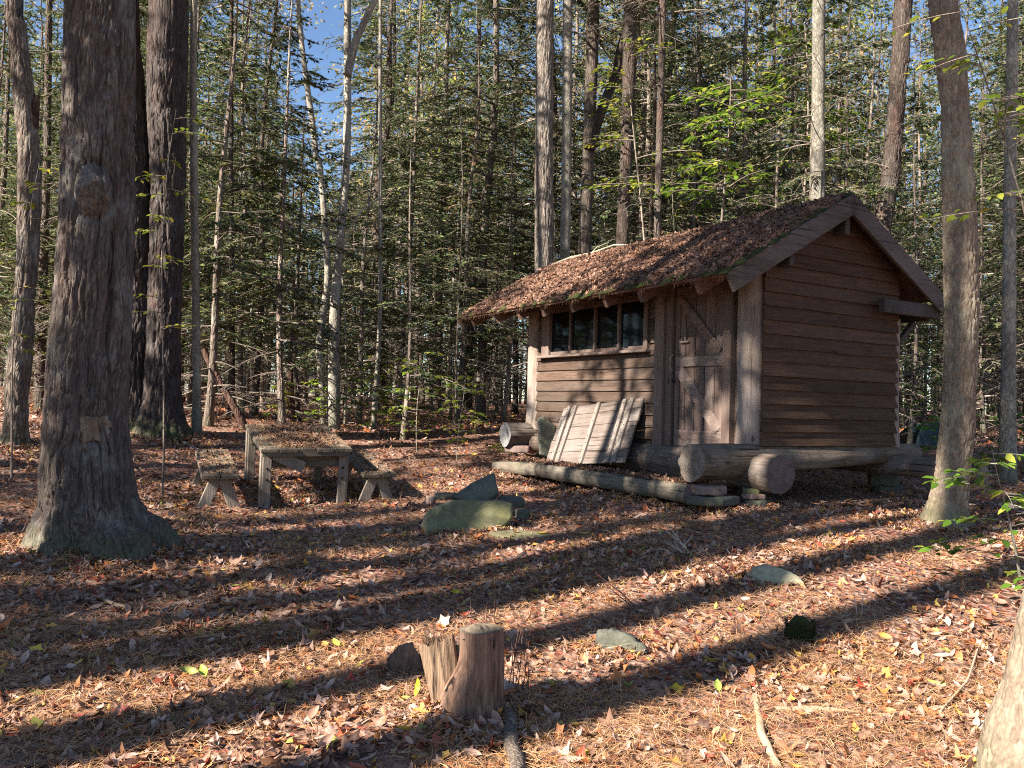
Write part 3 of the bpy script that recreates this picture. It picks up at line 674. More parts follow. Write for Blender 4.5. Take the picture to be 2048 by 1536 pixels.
BIG = [(0, 133, 267), (200, 130, 267), (400, 124, 266), (500, 120, 264), (600, 112, 262), (700, 103, 256), (800, 95, 251), (900, 88, 256), (1000, 86, 268), (1050, 72, 290), (1085, 52, 322), (1098, 45, 330)]
d1 = 6.5; zb = gz(*at(187, 1098, d1)[:2])
BURL_Z = at(190, 395, d1)[2]-zb; WOUND_Z = at(190, 855, d1)[2]-zb
# tube frame: find the angle that faces the camera
def facing(P):
    T, Nn, Bb = frames(P); k = len(P)//6; v = np.array([-_b[0], -_b[1], 0]); v /= np.linalg.norm(v); return math.atan2(Bb[k]@v, Nn[k]@v), (1 if np.cross(Nn[k], Bb[k])[2] > 0 else -1)
_mb, _b, _P, _r = px_trunk(BIG, d1, H=3, dz=.3); tf, hand = facing(_P)
BURL_TH = tf-.12*hand; WOUND_TH = tf+.18*hand
root, P, pr, base = photo_tree('broadleaf_tree', 'massive furrowed brown trunk with a round burl and flared roots, nearest on the left', BIG, d1, M_bark_big, 'beech', n=300, dz=.013, disp=furrow(.032, 17, 1.5, 5, .007, burl), lob=.32, seed=2, ndense=5.3)
M_heart = wood_mat('torn_heartwood', (.13, .075, .045), (.36, .26, .19), 2, (.40, .36, .31), .7)
mb = MB(); k = np.argmin(abs(P[:, 2]-WOUND_Z)); fa = math.atan2(-base[1], -base[0])+.18
yy, xx = np.meshgrid(np.linspace(-1, 1, 34), np.linspace(-1, 1, 34), indexing='ij')
ang = np.arctan2(yy, xx); rad = np.maximum(abs(xx), abs(yy)); ed = .7+.6*fbm(np.stack([np.cos(ang)*2.5, np.sin(ang)*2.5, 0*ang], -1), 3, 8)
Rk = pr[k]; ph_ = fa+xx*.14*ed/Rk; rr_w = Rk-.012-.035*fbm(np.stack([xx*6, yy*2, 0*xx], -1), 3, 3)-.06*(rad > .95)+.012*np.sin(xx*9+yy*2)
V = np.stack([P[k, 0]+np.cos(ph_)*rr_w, P[k, 1]+np.sin(ph_)*rr_w, WOUND_Z+yy*.10*ed], -1); i = np.arange(33)[:, None]*34+np.arange(33)[None]
mb.add(V.reshape(-1, 3), np.stack([i, i+1, i+35, i+34], -1).reshape(-1, 4)); mb.obj('torn_wound', M_heart, root, label='pale splintered wound in the bark')

# twin trunk behind it
L_ = [(0, 200, 277), (250, 212, 293), (400, 222, 306), (600, 238, 306), (800, 238, 306), (868, 225, 320)]
R_ = [(0, 297, 378), (200, 294, 373), (370, 302, 371), (500, 300, 366), (700, 292, 361), (800, 286, 362), (850, 272, 372), (872, 258, 386)]
mbL, bL, PL, rL = px_trunk(L_, 13.1, n=150, dz=.03, disp=furrow(.035, 12, 1.7, 15, .01), lob=.15, seed=3, ndense=7)
mbR, bR, PR, rR = px_trunk(R_, 13, n=160, dz=.03, disp=furrow(.035, 12, 1.7, 25, .01), lob=.2, seed=4, ndense=7)
root = thing('broadleaf_tree', 'huge dark double trunked tree forking low, behind the nearest left trunk', 'tree', bR)
mbR.obj('trunk', M_bark_pair, root); o = mbL.obj('trunk', M_bark_pair, root, loc=bL-bR); crown_parts(root, PR[np.argmin(abs(PR[:, 2]-12))], 'beech', seed=3)

# knotty far-left tree
root, P, pr, base = photo_tree('broadleaf_tree', 'bent grey brown trunk with a broken side stub at the far left edge', [(0, 14, 48), (130, 22, 60), (200, 28, 70), (300, 38, 80), (400, 34, 82), (500, 36, 78), (600, 30, 69), (700, 19, 65), (768, 12, 57), (850, 8, 54), (888, 0, 62)], 11, M_bark_brown, 'beech', n=70, dz=.04, disp=furrow(.018, 16, 2.2, 35), lob=.15, seed=5)
mb = MB(); s0 = at(62, 262, 11)-base; s1 = at(74, 190, 11)-base; t = np.linspace(0, 1, 6)[:, None]; tube(mb, s0+(s1-s0)*t, [.09, .08, .07, .06, .05, .03], 9); mb.obj('broken_stub', M_deadred, root)
photo_tree('broadleaf_tree', 'slim dark trunk between the far left tree and the nearest trunk', [(0, 92, 104), (300, 88, 102), (600, 76, 93), (800, 70, 90), (875, 66, 94)], 16, M_bark_dark, 'beech', seed=6, dead=31)
photo_tree('birch_tree', 'pale sunlit thin trunk standing right beside the double trunked tree', [(0, 380, 394), (250, 379, 395), (500, 382, 398), (768, 385, 402), (866, 382, 405)], 13.6, M_bark_pale, 'beech', seed=7, n=28, dz=.05, disp=furrow(.006, 30, 3, 45))
photo_tree('broadleaf_tree', 'snaking thin grey trunk that leans left at its top, behind the picnic table', [(0, 590, 600), (100, 597, 607), (200, 611, 623), (300, 631, 643), (400, 640, 652), (500, 647, 660), (560, 650, 662), (640, 637, 652), (700, 630, 645), (760, 637, 649), (845, 640, 653)], 17, M_bark_grey, 'beech', seed=8)
root, P, pr, base = photo_tree('maple_tree', 'pale mossy grey trunk with a forking limb, centre left behind the table', [(0, 687, 701), (250, 688, 704), (350, 685, 699), (450, 675, 691), (600, 660, 680), (700, 656, 679), (845, 653, 681)], 16, M_bark_grey, 'beech', seed=9, n=26, dead=41)
mb = MB(); pts = np.array([at(x, y, 15.9) for x, y in ((694, 150), (712, 80), (735, 30), (760, -20), (800, -90))])-base; tube(mb, pts, [.09, .075, .065, .055, .04], 8); mb.obj('limb', M_bark_grey, root)
mb = MB(); pts = np.array([at(x, y, 15.8) for x, y in ((690, 490), (700, 455), (725, 420), (760, 395), (790, 378))])-base; tube(mb, pts, [.026, .022, .018, .012, .005], 6)
pts = np.array([at(x, y, 15.6) for x, y in ((688, 485), (660, 465), (620, 452), (570, 440), (548, 425))])-base; tube(mb, pts, [.022, .018, .013, .009, .004], 6); mb.obj('bare_limb', M_bark_pale, root)
photo_tree('broadleaf_tree', 'very thin leaning grey sapling trunk right of the pale mossy trunk', [(0, 757, 764), (380, 757, 765), (600, 757, 765), (700, 753, 762), (760, 748, 758), (850, 741, 752)], 17, M_bark_grey, 'beech', seed=10, dead=51)
photo_tree('hemlock_tree', 'dark straight hemlock trunk left of the snaking grey trunk', [(100, 458, 466), (640, 458, 469), (855, 455, 471)], 18, M_bark_dark, 'conifer', seed=11, dead=61)
photo_tree('oak_tree', 'tall straight grey furrowed trunk rising just behind the left end of the cabin roof', [(0, 1072, 1109), (300, 1069, 1107), (540, 1068, 1108), (830, 1066, 1112)], 17, M_bark_oak, 'autumn', n=90, dz=.05, disp=furrow(.020, 20, 2.0, 55), seed=12, ndense=12)
photo_tree('broadleaf_tree', 'smooth grey trunk just right of the tall furrowed trunk behind the roof', [(0, 1125, 1145), (300, 1124, 1144), (515, 1119, 1140), (830, 1115, 1140)], 18, M_bark_grey, 'autumn', seed=13, n=24)
root, P, pr, base = photo_tree('broadleaf_tree', 'dark forked trunk with a limb rising to the right above the roof', [(0, 1176, 1200), (80, 1172, 1198), (250, 1168, 1191), (400, 1160, 1185), (500, 1157, 1183), (830, 1152, 1184)], 19, M_bark_brown, 'conifer', seed=14, dead=71)
mb = MB(); pts = np.array([at(x, y, 18.9) for x, y in ((1178, 300), (1196, 240), (1215, 190), (1232, 150), (1240, 100), (1262, 20))])-base; tube(mb, pts, [.14, .12, .11, .10, .09, .07], 9); mb.obj('limb', M_bark_dark, root)
photo_tree('hemlock_tree', 'thick dark trunk leaning slightly left above the middle of the roof', [(0, 1246, 1276), (200, 1245, 1271), (350, 1239, 1263), (480, 1232, 1257), (830, 1224, 1256)], 18, M_bark_dark, 'conifer', seed=15, dead=81, n=26)
photo_tree('hemlock_tree', 'thin dark straight trunk above the right half of the roof', [(0, 1319, 1333), (440, 1308, 1323), (830, 1300, 1320)], 17, M_bark_dark, 'conifer', seed=16, dead=91)
photo_tree('broadleaf_tree', 'grey lichen spotted trunk rising behind the roof just left of the ridge end', [(0, 1625, 1651), (200, 1624, 1648), (390, 1621, 1650), (830, 1618, 1654)], 15, M_bark_grey, 'beech', seed=17, n=26, dead=93)
photo_tree('cherry_tree', 'dark scaly trunk leaning left, right of the gable peak', [(0, 1788, 1826), (200, 1776, 1811), (350, 1764, 1800), (450, 1746, 1783), (700, 1722, 1768), (880, 1712, 1770)], 15, M_bark_dark, 'autumn', seed=18, n=60, dz=.05, disp=furrow(.02, 16, 5, 65), ndense=8, dead=95)
RT = [(0, 1856, 1912), (100, 1870, 1930), (200, 1882, 1936), (400, 1886, 1950), (600, 1890, 1957), (750, 1888, 1953), (850, 1882, 1948), (950, 1872, 1938), (1000, 1862, 1936), (1040, 1848, 1942), (1058, 1835, 1955)]
root, P, pr, base = photo_tree('maple_tree', 'rough tan trunk with cracked bark standing in front of the cabin right corner', RT, 8.6, M_bark_right, 'beech', n=140, dz=.025, disp=furrow(.015, 26, 9, 75, .010), lob=.2, seed=6, ndense=6.5)
photo_tree('broadleaf_tree', 'smooth greenish grey trunk at the right edge behind the tan trunk', [(0, 2016, 2036), (400, 2008, 2031), (768, 2003, 2030), (912, 1998, 2032)], 11.5, M_bark_grey, 'beech', seed=20, n=26, dead=97)
photo_tree('broadleaf_tree', 'sunlit tan trunk leaning out of the frame at the lower right corner', [(0, 2330, 2470), (800, 2150, 2280), (1220, 2046, 2170), (1300, 2030, 2165), (1400, 2006, 2160), (1480, 1974, 2170), (1540, 1950, 2190)], 3.1, M_bark_right, 'beech', n=130, dz=.014, disp=furrow(.008, 30, 8, 85, .004), seed=8, ndense=3.5)
photo_tree('dead_tree', 'slanting dead reddish trunk propped behind the pale thin trunk', [(560, 322, 332), (640, 368, 379), (720, 410, 422), (780, 442, 455), (832, 472, 488), (848, 482, 500)], 15, M_deadred, None, H=2.4, seed=21, n=16)
photo_tree('dead_tree', 'broken reddish snag standing behind the picnic table', [(700, 580, 584), (745, 575, 586), (790, 569, 588), (845, 566, 592)], 17.5, M_deadred, None, H=2.2, seed=22, n=14)

# --- the rest of the near forest
def proj(P):
    P = np.asarray(P, float)-EYE; yc = P[1]*math.cos(PITCH)+P[2]*math.sin(PITCH); zc = -P[1]*math.sin(PITCH)+P[2]*math.cos(PITCH); u = F*P[0]/yc; v = -F*zc/yc
    return 1024+u*math.cos(ROLL)-v*math.sin(ROLL), 768+u*math.sin(ROLL)+v*math.cos(ROLL)
placed = []; rr_ = random.Random(5)
REG = [(250, 'slim hemlock in the dense forest beyond the far left trunks', 'hemlocks at far left'), (560, 'slim hemlock in the dense forest between the double trunk and the table', 'hemlocks behind the benches'),
       (1000, 'slim hemlock in the dense forest beyond the picnic table and before the cabin', 'hemlocks beyond the table'), (1400, 'slim hemlock in the forest seen above the left half of the cabin roof', 'hemlocks behind the roof'),
       (1750, 'slim hemlock in the forest seen above the gable end of the cabin', 'hemlocks behind the gable'), (9999, 'slim hemlock in the dim forest behind the tan trunk at right', 'hemlocks at far right')]
tries = 0
while len(placed) < 175 and tries < 9000:
    tries += 1; y = rr_.uniform(14.5, 46)**1.0; x = rr_.uniform(-.74, .74)*y
    if y < 19 and rr_.random() < .35: continue
    q = np.array([x, y])-CAB_C[:2]; a_, b_ = q@ca, q@cb
    if -1.5 < a_ < 7.5 and -2.5 < b_ < 4.5: continue
    if abs(x+.5) < 1.2 and y < 20: continue
    if any((x-u)**2+(y-v)**2 < (1.1 if y < 25 else 1.4)**2 for u, v in placed): continue
    placed.append((x, y)); z = gz(x, y); px = proj((x, y, z))[0]
    lab, grp = next((l, g_) for lim, l, g_ in REG if px < lim)
    key = rr_.choice(['hemlock_a', 'hemlock_b', 'hemlock_b', 'hemlock_c', 'hemlock_d', 'hemlock_d', 'hemlock_e', 'young_a', 'young_b', 'young_a', 'young_b'] if y > 22 else ['hemlock_d', 'hemlock_e', 'hemlock_d', 'young_b', 'young_a'])
    if -.29 < x/y < -.19 and y > 20: key = 'young_b'
    s = rr_.uniform(.75, 1.15); place_conifer(key, (x, y, z), rr_.uniform(0, TAU), (s*rr_.uniform(.85, 1.15), s*rr_.uniform(.85, 1.15), rr_.uniform(.75, 1.08)), lab, grp)

for x, y, key in ((-2.6, 28, 'hemlock_a'), (-.9, 23.5, 'hemlock_a'), (.8, 26, 'hemlock_c'), (2.2, 30, 'hemlock_a'), (-1.8, 33, 'hemlock_c'), (3.6, 25, 'hemlock_a'), (5.4, 29, 'hemlock_c')):
    px = proj((x, y, 1))[0]; lab, grp = next((l, g_) for lim, l, g_ in REG if px < lim); place_conifer(key, (x, y, gz(x, y)), rr_.uniform(0, TAU), (1.1, 1.1, 1.05), lab, grp)
# --- far forest, one mass
def far_woods():
    r = np.random.default_rng(3); trk, fol, aut = MB(), MB(), MB()
    out = MB()
    for k in range(420):
        y = r.uniform(46, 100); x = r.uniform(-.85, .85)*y; z = gz(x, y); H = r.uniform(16, 29)*(.62 if -.29 < x/y < -.19 else 1); rb = r.uniform(.07, .22)
        t = np.linspace(0, 1, 5); tube(out, np.stack([x+r.normal(0, .1, 5), y+0*t, z+H*t-.2], 1), rb*(1-.9*t), 6, 0, cap=False)
        m = 1000; aut_ = r.random() < .25; t = r.uniform(.03 if not aut_ else .25, 1, m); Rr = (2.6 if not aut_ else 3.4)*((1-t)**.7 if not aut_ else np.sqrt(np.clip(1-(t*1.6-.8)**2, .02, 1)))*np.sqrt(r.uniform(.02, 1, m)); a = r.uniform(0, TAU, m)
        Pc = np.stack([x+np.cos(a)*Rr, y+np.sin(a)*Rr, z+H*t], 1); D = np.stack([np.cos(a), np.sin(a), r.uniform(-.5, .1, m)], 1)+r.normal(0, .4, (m, 3)); D /= np.linalg.norm(D, axis=1)[:, None]
        rhombs(out, Pc, D, np.array([0, 0, 1.])+r.normal(0, .4, (m, 3)), r.uniform(.2, .5, m)*(.55 if aut_ else 1), r.uniform(.08, .18, m)*(.8 if aut_ else 1), 2 if aut_ else 1)
    for k in range(170):
        y = r.uniform(44, 88); x = r.uniform(-.75, .75)*y
        if -.30 < x/y < -.17 and r.random() < .8: continue
        z = gz(x, y); H = r.uniform(20, 34)*(1.12 if x > 0 else 1.); t = np.linspace(0, 1, 5); tube(out, np.stack([x+r.normal(0, .2, 5), y+0*t, z+H*.9*t-.2], 1), r.uniform(.12, .25)*(1-.85*t), 6, 0, cap=False)
        m = 1500; nb_ = 26; az = r.uniform(0, TAU, nb_); hh = H*r.uniform(.35, .98, nb_); L = r.uniform(1.5, 4.2, nb_)*(1.15-.6*hh/H); cb_ = np.stack([x+np.cos(az)*L, y+np.sin(az)*L, z+hh], 1)
        A = np.stack([x+0*az, y+0*az, z+hh-L*.5], 1); segs(out, A, cb_, .03, .01, 0); i_ = r.integers(0, nb_, m); Pc = cb_[i_]+r.normal(0, 1, (m, 3))*np.array([.75, .75, .5])
        D = r.normal(0, 1, (m, 3)); D /= np.linalg.norm(D, axis=1)[:, None]; ln = r.uniform(.12, .30, m); rhombs(out, Pc, D, r.normal(0, .6, (m, 3))+np.array([0, 0, 1.]), ln, ln*.6, 2 if r.random() < .6 else 3)
    o = out.obj('far_woods', [M_bark_brown, M_hem, M_autumn, M_beech]); o['kind'] = 'stuff'; o['label'] = 'distant mass of hemlocks and yellowing hardwoods closing off the view'
far_woods()

# --- trees behind the viewpoint that throw the long trunk shadows, and the grove to the left that shades the cabin
SHP = {}
for key_, args in (('pine', (201, 27, .25, 16.5, 17.5, 3.2, .32, .18, 12)), ('grove', (202, 15.5, .17, 5.0, 7.0, 2.9, .30, .17, 12))):
    SHP[key_] = [m.mesh(n) for m, n in zip(conifer_parts(*args), ('trunk', 'limbs', 'crown'))]
    for m, t in zip(SHP[key_], (M_bark_brown, M_twig, M_hem)): m.materials.append(t)
def shade_tree(key_, x, y, s, rot, name, label, group):
    r_ = thing(name, label, 'tree', (x, y, gz(x, y)), rot, group); r_.scale = (s, s, 1)
    for me, n in zip(SHP[key_], ('trunk', 'limbs', 'crown')):
        o = bpy.data.objects.new(n, me); col.objects.link(o); o.parent = r_
SHADE = [(1480, 1322, 13, 1.1), (1366, 1124, 15, 1.0), (1200, 1110, 19, .8), (700, 1185, 12, .9), (700, 1130, 17, .9), (300, 1455, 10, .9), (340, 1300, 12, 1.1), (120, 1520, 9, .9), (100, 1210, 11, .7)]
for px, py, D, s_ in SHADE:
    p = gpt(px, py)[:2]+sun_h*D; shade_tree('pine', p[0], p[1], s_, D*3.1, 'pine_tree', 'tall bare boled pine standing behind the viewpoint', 'pines behind the viewpoint')
dn_ = -sun_h; nn_ = np.array([-dn_[1], dn_[0]])
GROVE = [(-9, 6.6), (-13, 8.0), (-12, 11.2), (-15, 6.4), (-16, 9.6), (-4.5, 6.9), (-6.5, 11.5), (-3.5, 8.0), (-8, 13.2)]
for k, (al, nn) in enumerate(GROVE):
    p = dn_*al+nn_*nn; shade_tree('grove', p[0], p[1], 1, k*1.9, 'hemlock_tree', 'full crowned hemlock in the grove left of the viewpoint', 'hemlocks left of the viewpoint')

# ------------------------------------------------------------------ cabin (local x: along the gable wall, y: along the front wall going away, z: up from the sill)
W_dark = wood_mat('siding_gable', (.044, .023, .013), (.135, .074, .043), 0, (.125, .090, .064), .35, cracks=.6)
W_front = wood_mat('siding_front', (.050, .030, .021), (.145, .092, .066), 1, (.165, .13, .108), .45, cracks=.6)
W_post = wood_mat('peeled_post', (.14, .095, .07), (.36, .28, .225), 2, (.37, .32, .285), .6, .5, cracks=.8)
W_log = wood_mat('sill_log_x', (.07, .05, .04), (.31, .245, .195), 0, (.36, .325, .29), .55, .8, cracks=1)
W_logy = wood_mat('sill_log_y', (.05, .033, .025), (.26, .19, .145), 1, (.29, .255, .225), .5, .85, cracks=1)
W_logwarm = wood_mat('sill_log_end', (.06, .038, .026), (.31, .225, .16), 0, (.32, .28, .235), .45, .85, .3, cracks=1)
W_door = wood_mat('door_boards', (.085, .055, .042), (.23, .155, .125), 2, (.24, .195, .17), .5, cracks=.35)
W_doorx = wood_mat('door_rails', (.12, .08, .062), (.30, .21, .175), 1, (.30, .255, .225), .5, cracks=.4)
W_barge = wood_mat('barge_boards', (.06, .043, .035), (.17, .125, .105), 0, (.20, .17, .15), .6)
W_raft = wood_mat('rafter_wood', (.10, .055, .04), (.24, .14, .10), 0, (.16, .12, .10), .4)
W_purl = wood_mat('purlin_wood', (.04, .031, .026), (.11, .087, .073), 1, (.13, .115, .105), .6)
W_panel = wood_mat('panel_boards', (.10, .074, .06), (.26, .20, .17), 0, (.29, .26, .235), .6)
W_batten = wood_mat('panel_battens', (.14, .112, .094), (.33, .275, .235), 2, (.40, .37, .34), .6)
W_step = wood_mat('step_timber', (.085, .066, .05), (.225, .185, .14), 1, (.22, .20, .16), .6, .5, .3, cracks=1)
M_endgrain = ring_mat('end_grain', (.10, .078, .06), (.25, .205, .165), 0)
M_endred = ring_mat('end_grain_red', (.085, .058, .052), (.19, .135, .125), 1)
M_endgrey = ring_mat('end_grain_grey', (.15, .145, .14), (.31, .30, .29), 0)
M_black = plain('black_iron', (.012, .012, .014), .45, .6)
M_nail = plain('rusty_nail', (.03, .024, .02), .6, .5)
def glass_mat():
    m, nt, b, out = newmat('dark_window_glass'); b.inputs['Base Color'].default_value = (.006, .008, .009, 1); b.inputs['Roughness'].default_value = .05; b.inputs['Specular IOR Level'].default_value = .3
    n = noise_n(nt, objcoord(nt), 3, 2); bump(nt, n, b, .03, .02); return m
M_glass = glass_mat()
cabin = thing('cabin', 'small weathered brown wooden cabin with clapboard walls and a litter covered gable roof', 'cabin', CAB_C, CAB_TH)
A_, B_ = 4.70, 2.42
EAVE_Z, RIDGE_Z, EB, RB, FB = 1.858, 3.01, -.80, 1.21, 3.10
A0, A1 = -.23, 6.1
SL = (RIDGE_Z-EAVE_Z)/(RB-EB)
roofz = lambda b: EAVE_Z+SL*(b-EB) if b <= RB else RIDGE_Z-SL*(b-RB)
def clap(mb, axis, off, s0, s1, z, out, h=.182, th=.040, seed=0, trim=None):
    """one lapped board from s0 to s1 along axis, sticking out towards -normal"""
    n = max(3, int((s1-s0)/.18)); s = np.linspace(s0, s1, n); r = np.random.default_rng(seed)
    w = .003*(fbm(np.stack([s*2.1, 0*s+seed*3.3, 0*s], -1), 2, 5)-.5)*2; th_ = th+.006*(fbm(np.stack([s*3, 0*s+seed, 0*s+4], -1), 2, 9)-.5)
    prof = []
    for o_, zz in ((0, z), (None, z+.001), (.012, z+h), (0, z+h)):
        d = th_ if o_ is None else o_
        u = off-d*out+0*s; v = zz+(w if zz < z+.1 else 0)
        prof.append(np.stack([u, s, v+0*s], -1) if axis == 1 else np.stack([s, u, v+0*s], -1))
    V = np.stack(prof, 1).reshape(-1, 3); i = np.arange(n-1)[:, None]*4; j = np.arange(4)[None]; q = np.stack([i+j, i+(j+1) % 4, i+4+(j+1) % 4, i+4+j], -1).reshape(-1, 4)
    e = np.array([[0, 1, 2, 3], [(n-1)*4+k for k in (3, 2, 1, 0)]])
    if trim is not None: V = trim(V)
    mb.add(V, [q, e], 0, False)
ST = .16
fw = MB(); k = 0; z = -.02
while z < 2.12:
    if z < 1.10: rngs = [(1.72, 4.74)]
    elif z < 1.85: rngs = [(1.72, 1.925), (4.575, 4.74)]
    else: rngs = [(.38, 4.74)]
    for s0, s1 in rngs: clap(fw, 1, 0., s0, s1, z, 1, seed=k)
    k += 1; z += ST
box(fw, (.03, 2.5, 1.0), (.05, 4.6, 2.2), .002)
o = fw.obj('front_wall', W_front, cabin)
def gtrim(V):
    V = V.copy(); lo = np.clip((V[:, 2]+.06-EAVE_Z)/SL+EB, 0, 99); V[:, 0] = np.clip(V[:, 0], lo, 2*RB-lo); return V
gw = MB(); z = .0; k = 50
while z < 2.9:
    e1 = B_+.03
    clap(gw, 0, 0., .015, e1, z, 1, seed=k, trim=gtrim if z > 2.0 else None); k += 1; z += ST
box(gw, (1.2, .03, 1.0), (2.3, .05, 2.0), .002)
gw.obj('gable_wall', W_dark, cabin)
bw = MB(); z = 0
while z < 2.1:
    clap(bw, 1, B_+.02, .2, 4.7, z, -1, seed=k); k += 1; z += ST
box(bw, (B_-.02, 2.45, 1), (.05, 4.5, 2.1), .002); bw.obj('rear_wall', W_front, cabin)
bw = MB(); z = 0
while z < 2.9:
    clap(bw, 0, 4.86, .1, 2.4, z, -1, seed=k, trim=gtrim if z > 2.0 else None); k += 1; z += ST
bw.obj('far_gable_wall', W_dark, cabin)
fl = MB(); box(fl, (1.2, 2.45, -.06), (2.3, 4.6, .06), .004); fl.obj('floor', W_dark, cabin)
def post(x, y, r0_, z0, z1, seed, sq=1., flare=.25, mat=W_post):
    zz = np.linspace(z0, z1, 40); mb = MB()
    def rf(rr, th, P): 
        z = P[:, 2][:, None]; return rr*(1+flare*np.exp(-(z-z0)/.35))*(1+.10*(fbm(np.stack([np.cos(th)[None]*1.5+0*z, np.sin(th)[None]*1.5+0*z, z*1.1+0*th[None]], -1), 3, seed)-.5))
    tube(mb, np.stack([0*zz+.012*np.sin(zz*2+seed), 0*zz, zz], 1), r0_, 22, rfun=rf)
    V = mb.v[0]; V[:, 1] *= sq
    return mb.obj('corner_post', mat, cabin, (x, y, 0))
post(.07, .205, .155, -.10, 2.25, 1, 1.1, .10); post(.07, 4.86, .155, .0, 2.2, 2, 1.1, .22); post(B_+.045, .06, .075, -.02, 1.63, 3, 1.2, .25); post(B_-.02, 4.8, .12, 0, 1.6, 4)
# sill logs
def log(name, p, q, r0_, r1, mat, endmat, seed, endsc=1.):
    p, q = np.array(p, float), np.array(q, float); c = (p+q)/2; ax = (q-p)/np.linalg.norm(q-p); n = 46; t = np.linspace(0, 1, n)[:, None]; mb = MB()
    rad = np.linspace(r0_, r1, n)
    def rf(rr, th, P):
        cc = np.cos(th)[None]*rr*9; ss = np.sin(th)[None]*rr*9; u = (P-P[0])@ax; u = u[:, None]+0*th[None]
        return rr*(1+.5*(fbm(np.stack([cc, ss, u*1.5], -1)*.55, 3, seed)-.5)+.10*(fbm(np.stack([cc*2, ss*2, u*1.2], -1), 2, seed+3)-.5))
    tube(mb, p-c+(q-p)*t, rad, 40, 0, True, 1, rf)
    for vi in (0, 1, 2):
        if vi == 0: V_ = mb.v[0]; s0 = V_[:80]; s1 = V_[-80:]
        else: s0 = mb.v[vi]; s1 = s0[:0]
        for s_ in (s0, s1):
            if len(s_): s_ += ax[None]*(.05*(fbm(s_*9+seed, 3, seed+5)-.5))[:, None]
    return mb.obj(name, [mat, endmat], cabin, c)
log('sill_log', (-.92, .10, -.185), (2.98, .08, -.10), .215, .115, W_logwarm, M_endgrain, 3)
log('sill_log', (-.04, -.36, -.285), (.04, 5.3, -.22), .212, .16, W_logy, M_endred, 4)
log('sill_log', (-.52, 4.86, -.10), (2.9, 4.86, -.10), .185, .13, W_log, M_endgrey, 5)
log('sill_log', (2.42, -1.15, -.27), (2.42, 5.2, -.2), .13, .12, W_logy, M_endgrain, 6)
# door
dr = thing('door', '', '', (0, 0, 0)); 
for kk in ('label', 'category'): del dr[kk]
dr.parent = cabin; dr.name = 'door'
mb = MB(); ys = np.linspace(.535, 1.395, 6)
for y0, y1 in zip(ys, ys[1:]): box(mb, (-.005, (y0+y1)/2, .93), (.035, y1-y0-.012, 2.02), .005)
mb.obj('boards', W_door, dr)
mb = MB(); box(mb, (-.034, .96, .988), (.026, .84, .125), .005); mb.obj('middle_rail', W_doorx, dr)
mb = MB(); box(mb, (-.034, .96, .025), (.026, .84, .21), .005); mb.obj('bottom_rail', W_doorx, dr)
mb = MB(); box(mb, (-.034, .96, 1.87), (.026, .84, .14), .005); mb.obj('top_rail', W_doorx, dr)
for (y0, z0, y1, z1) in ((1.33, 1.80, .60, 1.08), (1.33, .90, .60, .15)):
    mb = MB(); beam(mb, (-.033, y0, z0), (-.036, y1, z1), .034, .14, up=(-1, 0, 0) if False else (0, .7, .7)); mb.obj('diagonal_brace', W_doorx, dr)
for yy in (.575, 1.355):
    mb = MB(); box(mb, (-.031, yy, .93), (.02, .075, 2.0), .004); mb.obj('stile', W_door, dr)
mb = MB(); pts = np.array([(-.045, 1.425, .87), (-.085, 1.425, .90), (-.095, 1.425, .975), (-.085, 1.425, 1.05), (-.045, 1.425, 1.08)]); tube(mb, pts, .014, 8); mb.obj('handle', W_post, dr)
mb = MB(); box(mb, (-.045, 1.44, .75), (.02, .12, .05), .004); box(mb, (-.06, 1.475, .75), (.03, .03, .075), .004); tube(mb, np.array([(-.06, 1.38, .75), (-.06, 1.5, .75)]), .008, 8); mb.obj('latch', M_black, dr)
mb = MB(); box(mb, (-.05, 1.2, 1.33), (.012, .02, .2), .003); box(mb, (-.05, 1.22, 1.24), (.016, .16, .022), .003); mb.obj('latch_string_peg', W_doorx, dr)
mb = MB(); box(mb, (-.03, 1.49, .97), (.08, .13, 2.1), .006); box(mb, (-.045, 1.64, .95), (.13, .17, 2.1), .006); box(mb, (-.035, .455, .97), (.10, .13, 2.1), .006); box(mb, (-.03, 1.0, 2.02), (.10, 1.3, .13), .006); mb.obj('door_frame', W_door, cabin)
# window
win = thing('window', '', '', (0, 0, 0)); del win['label']; del win['category']; win.parent = cabin
mb = MB(); Z0, Z1 = 1.185, 1.86
for y, wd in ((1.965, .085), (4.44, .22)): box(mb, (-.035, y, (Z0+Z1)/2+.02), (.075, wd, Z1-Z0+.10), .005)
box(mb, (-.034, 3.15, Z1+.03), (.073, 2.3, .085), .005); box(mb, (-.031, 3.15, 1.208), (.062, 2.28, .046), .004)
for y in (2.572, 3.141, 3.773): box(mb, (-.032, y, 1.54), (.05, .045, .62), .004)
mb.obj('frame', W_door, win)
mb = MB(); box(mb, (-.06, 3.24, 1.158), (.13, 2.72, .04), .006); mb.obj('sill', W_doorx, win)
eds = (2.007, 2.55, 2.595, 3.118, 3.163, 3.75, 3.796, 4.33)
for q in range(4):
    mb = MB(); r = random.Random(q); box(mb, (-.012, (eds[2*q]+eds[2*q+1])/2, 1.53), (.006, eds[2*q+1]-eds[2*q]+.02, .62), .001, rot=Matrix.Rotation(r.uniform(-.012, .012), 3, 'Z')); mb.obj('pane', M_glass, win)
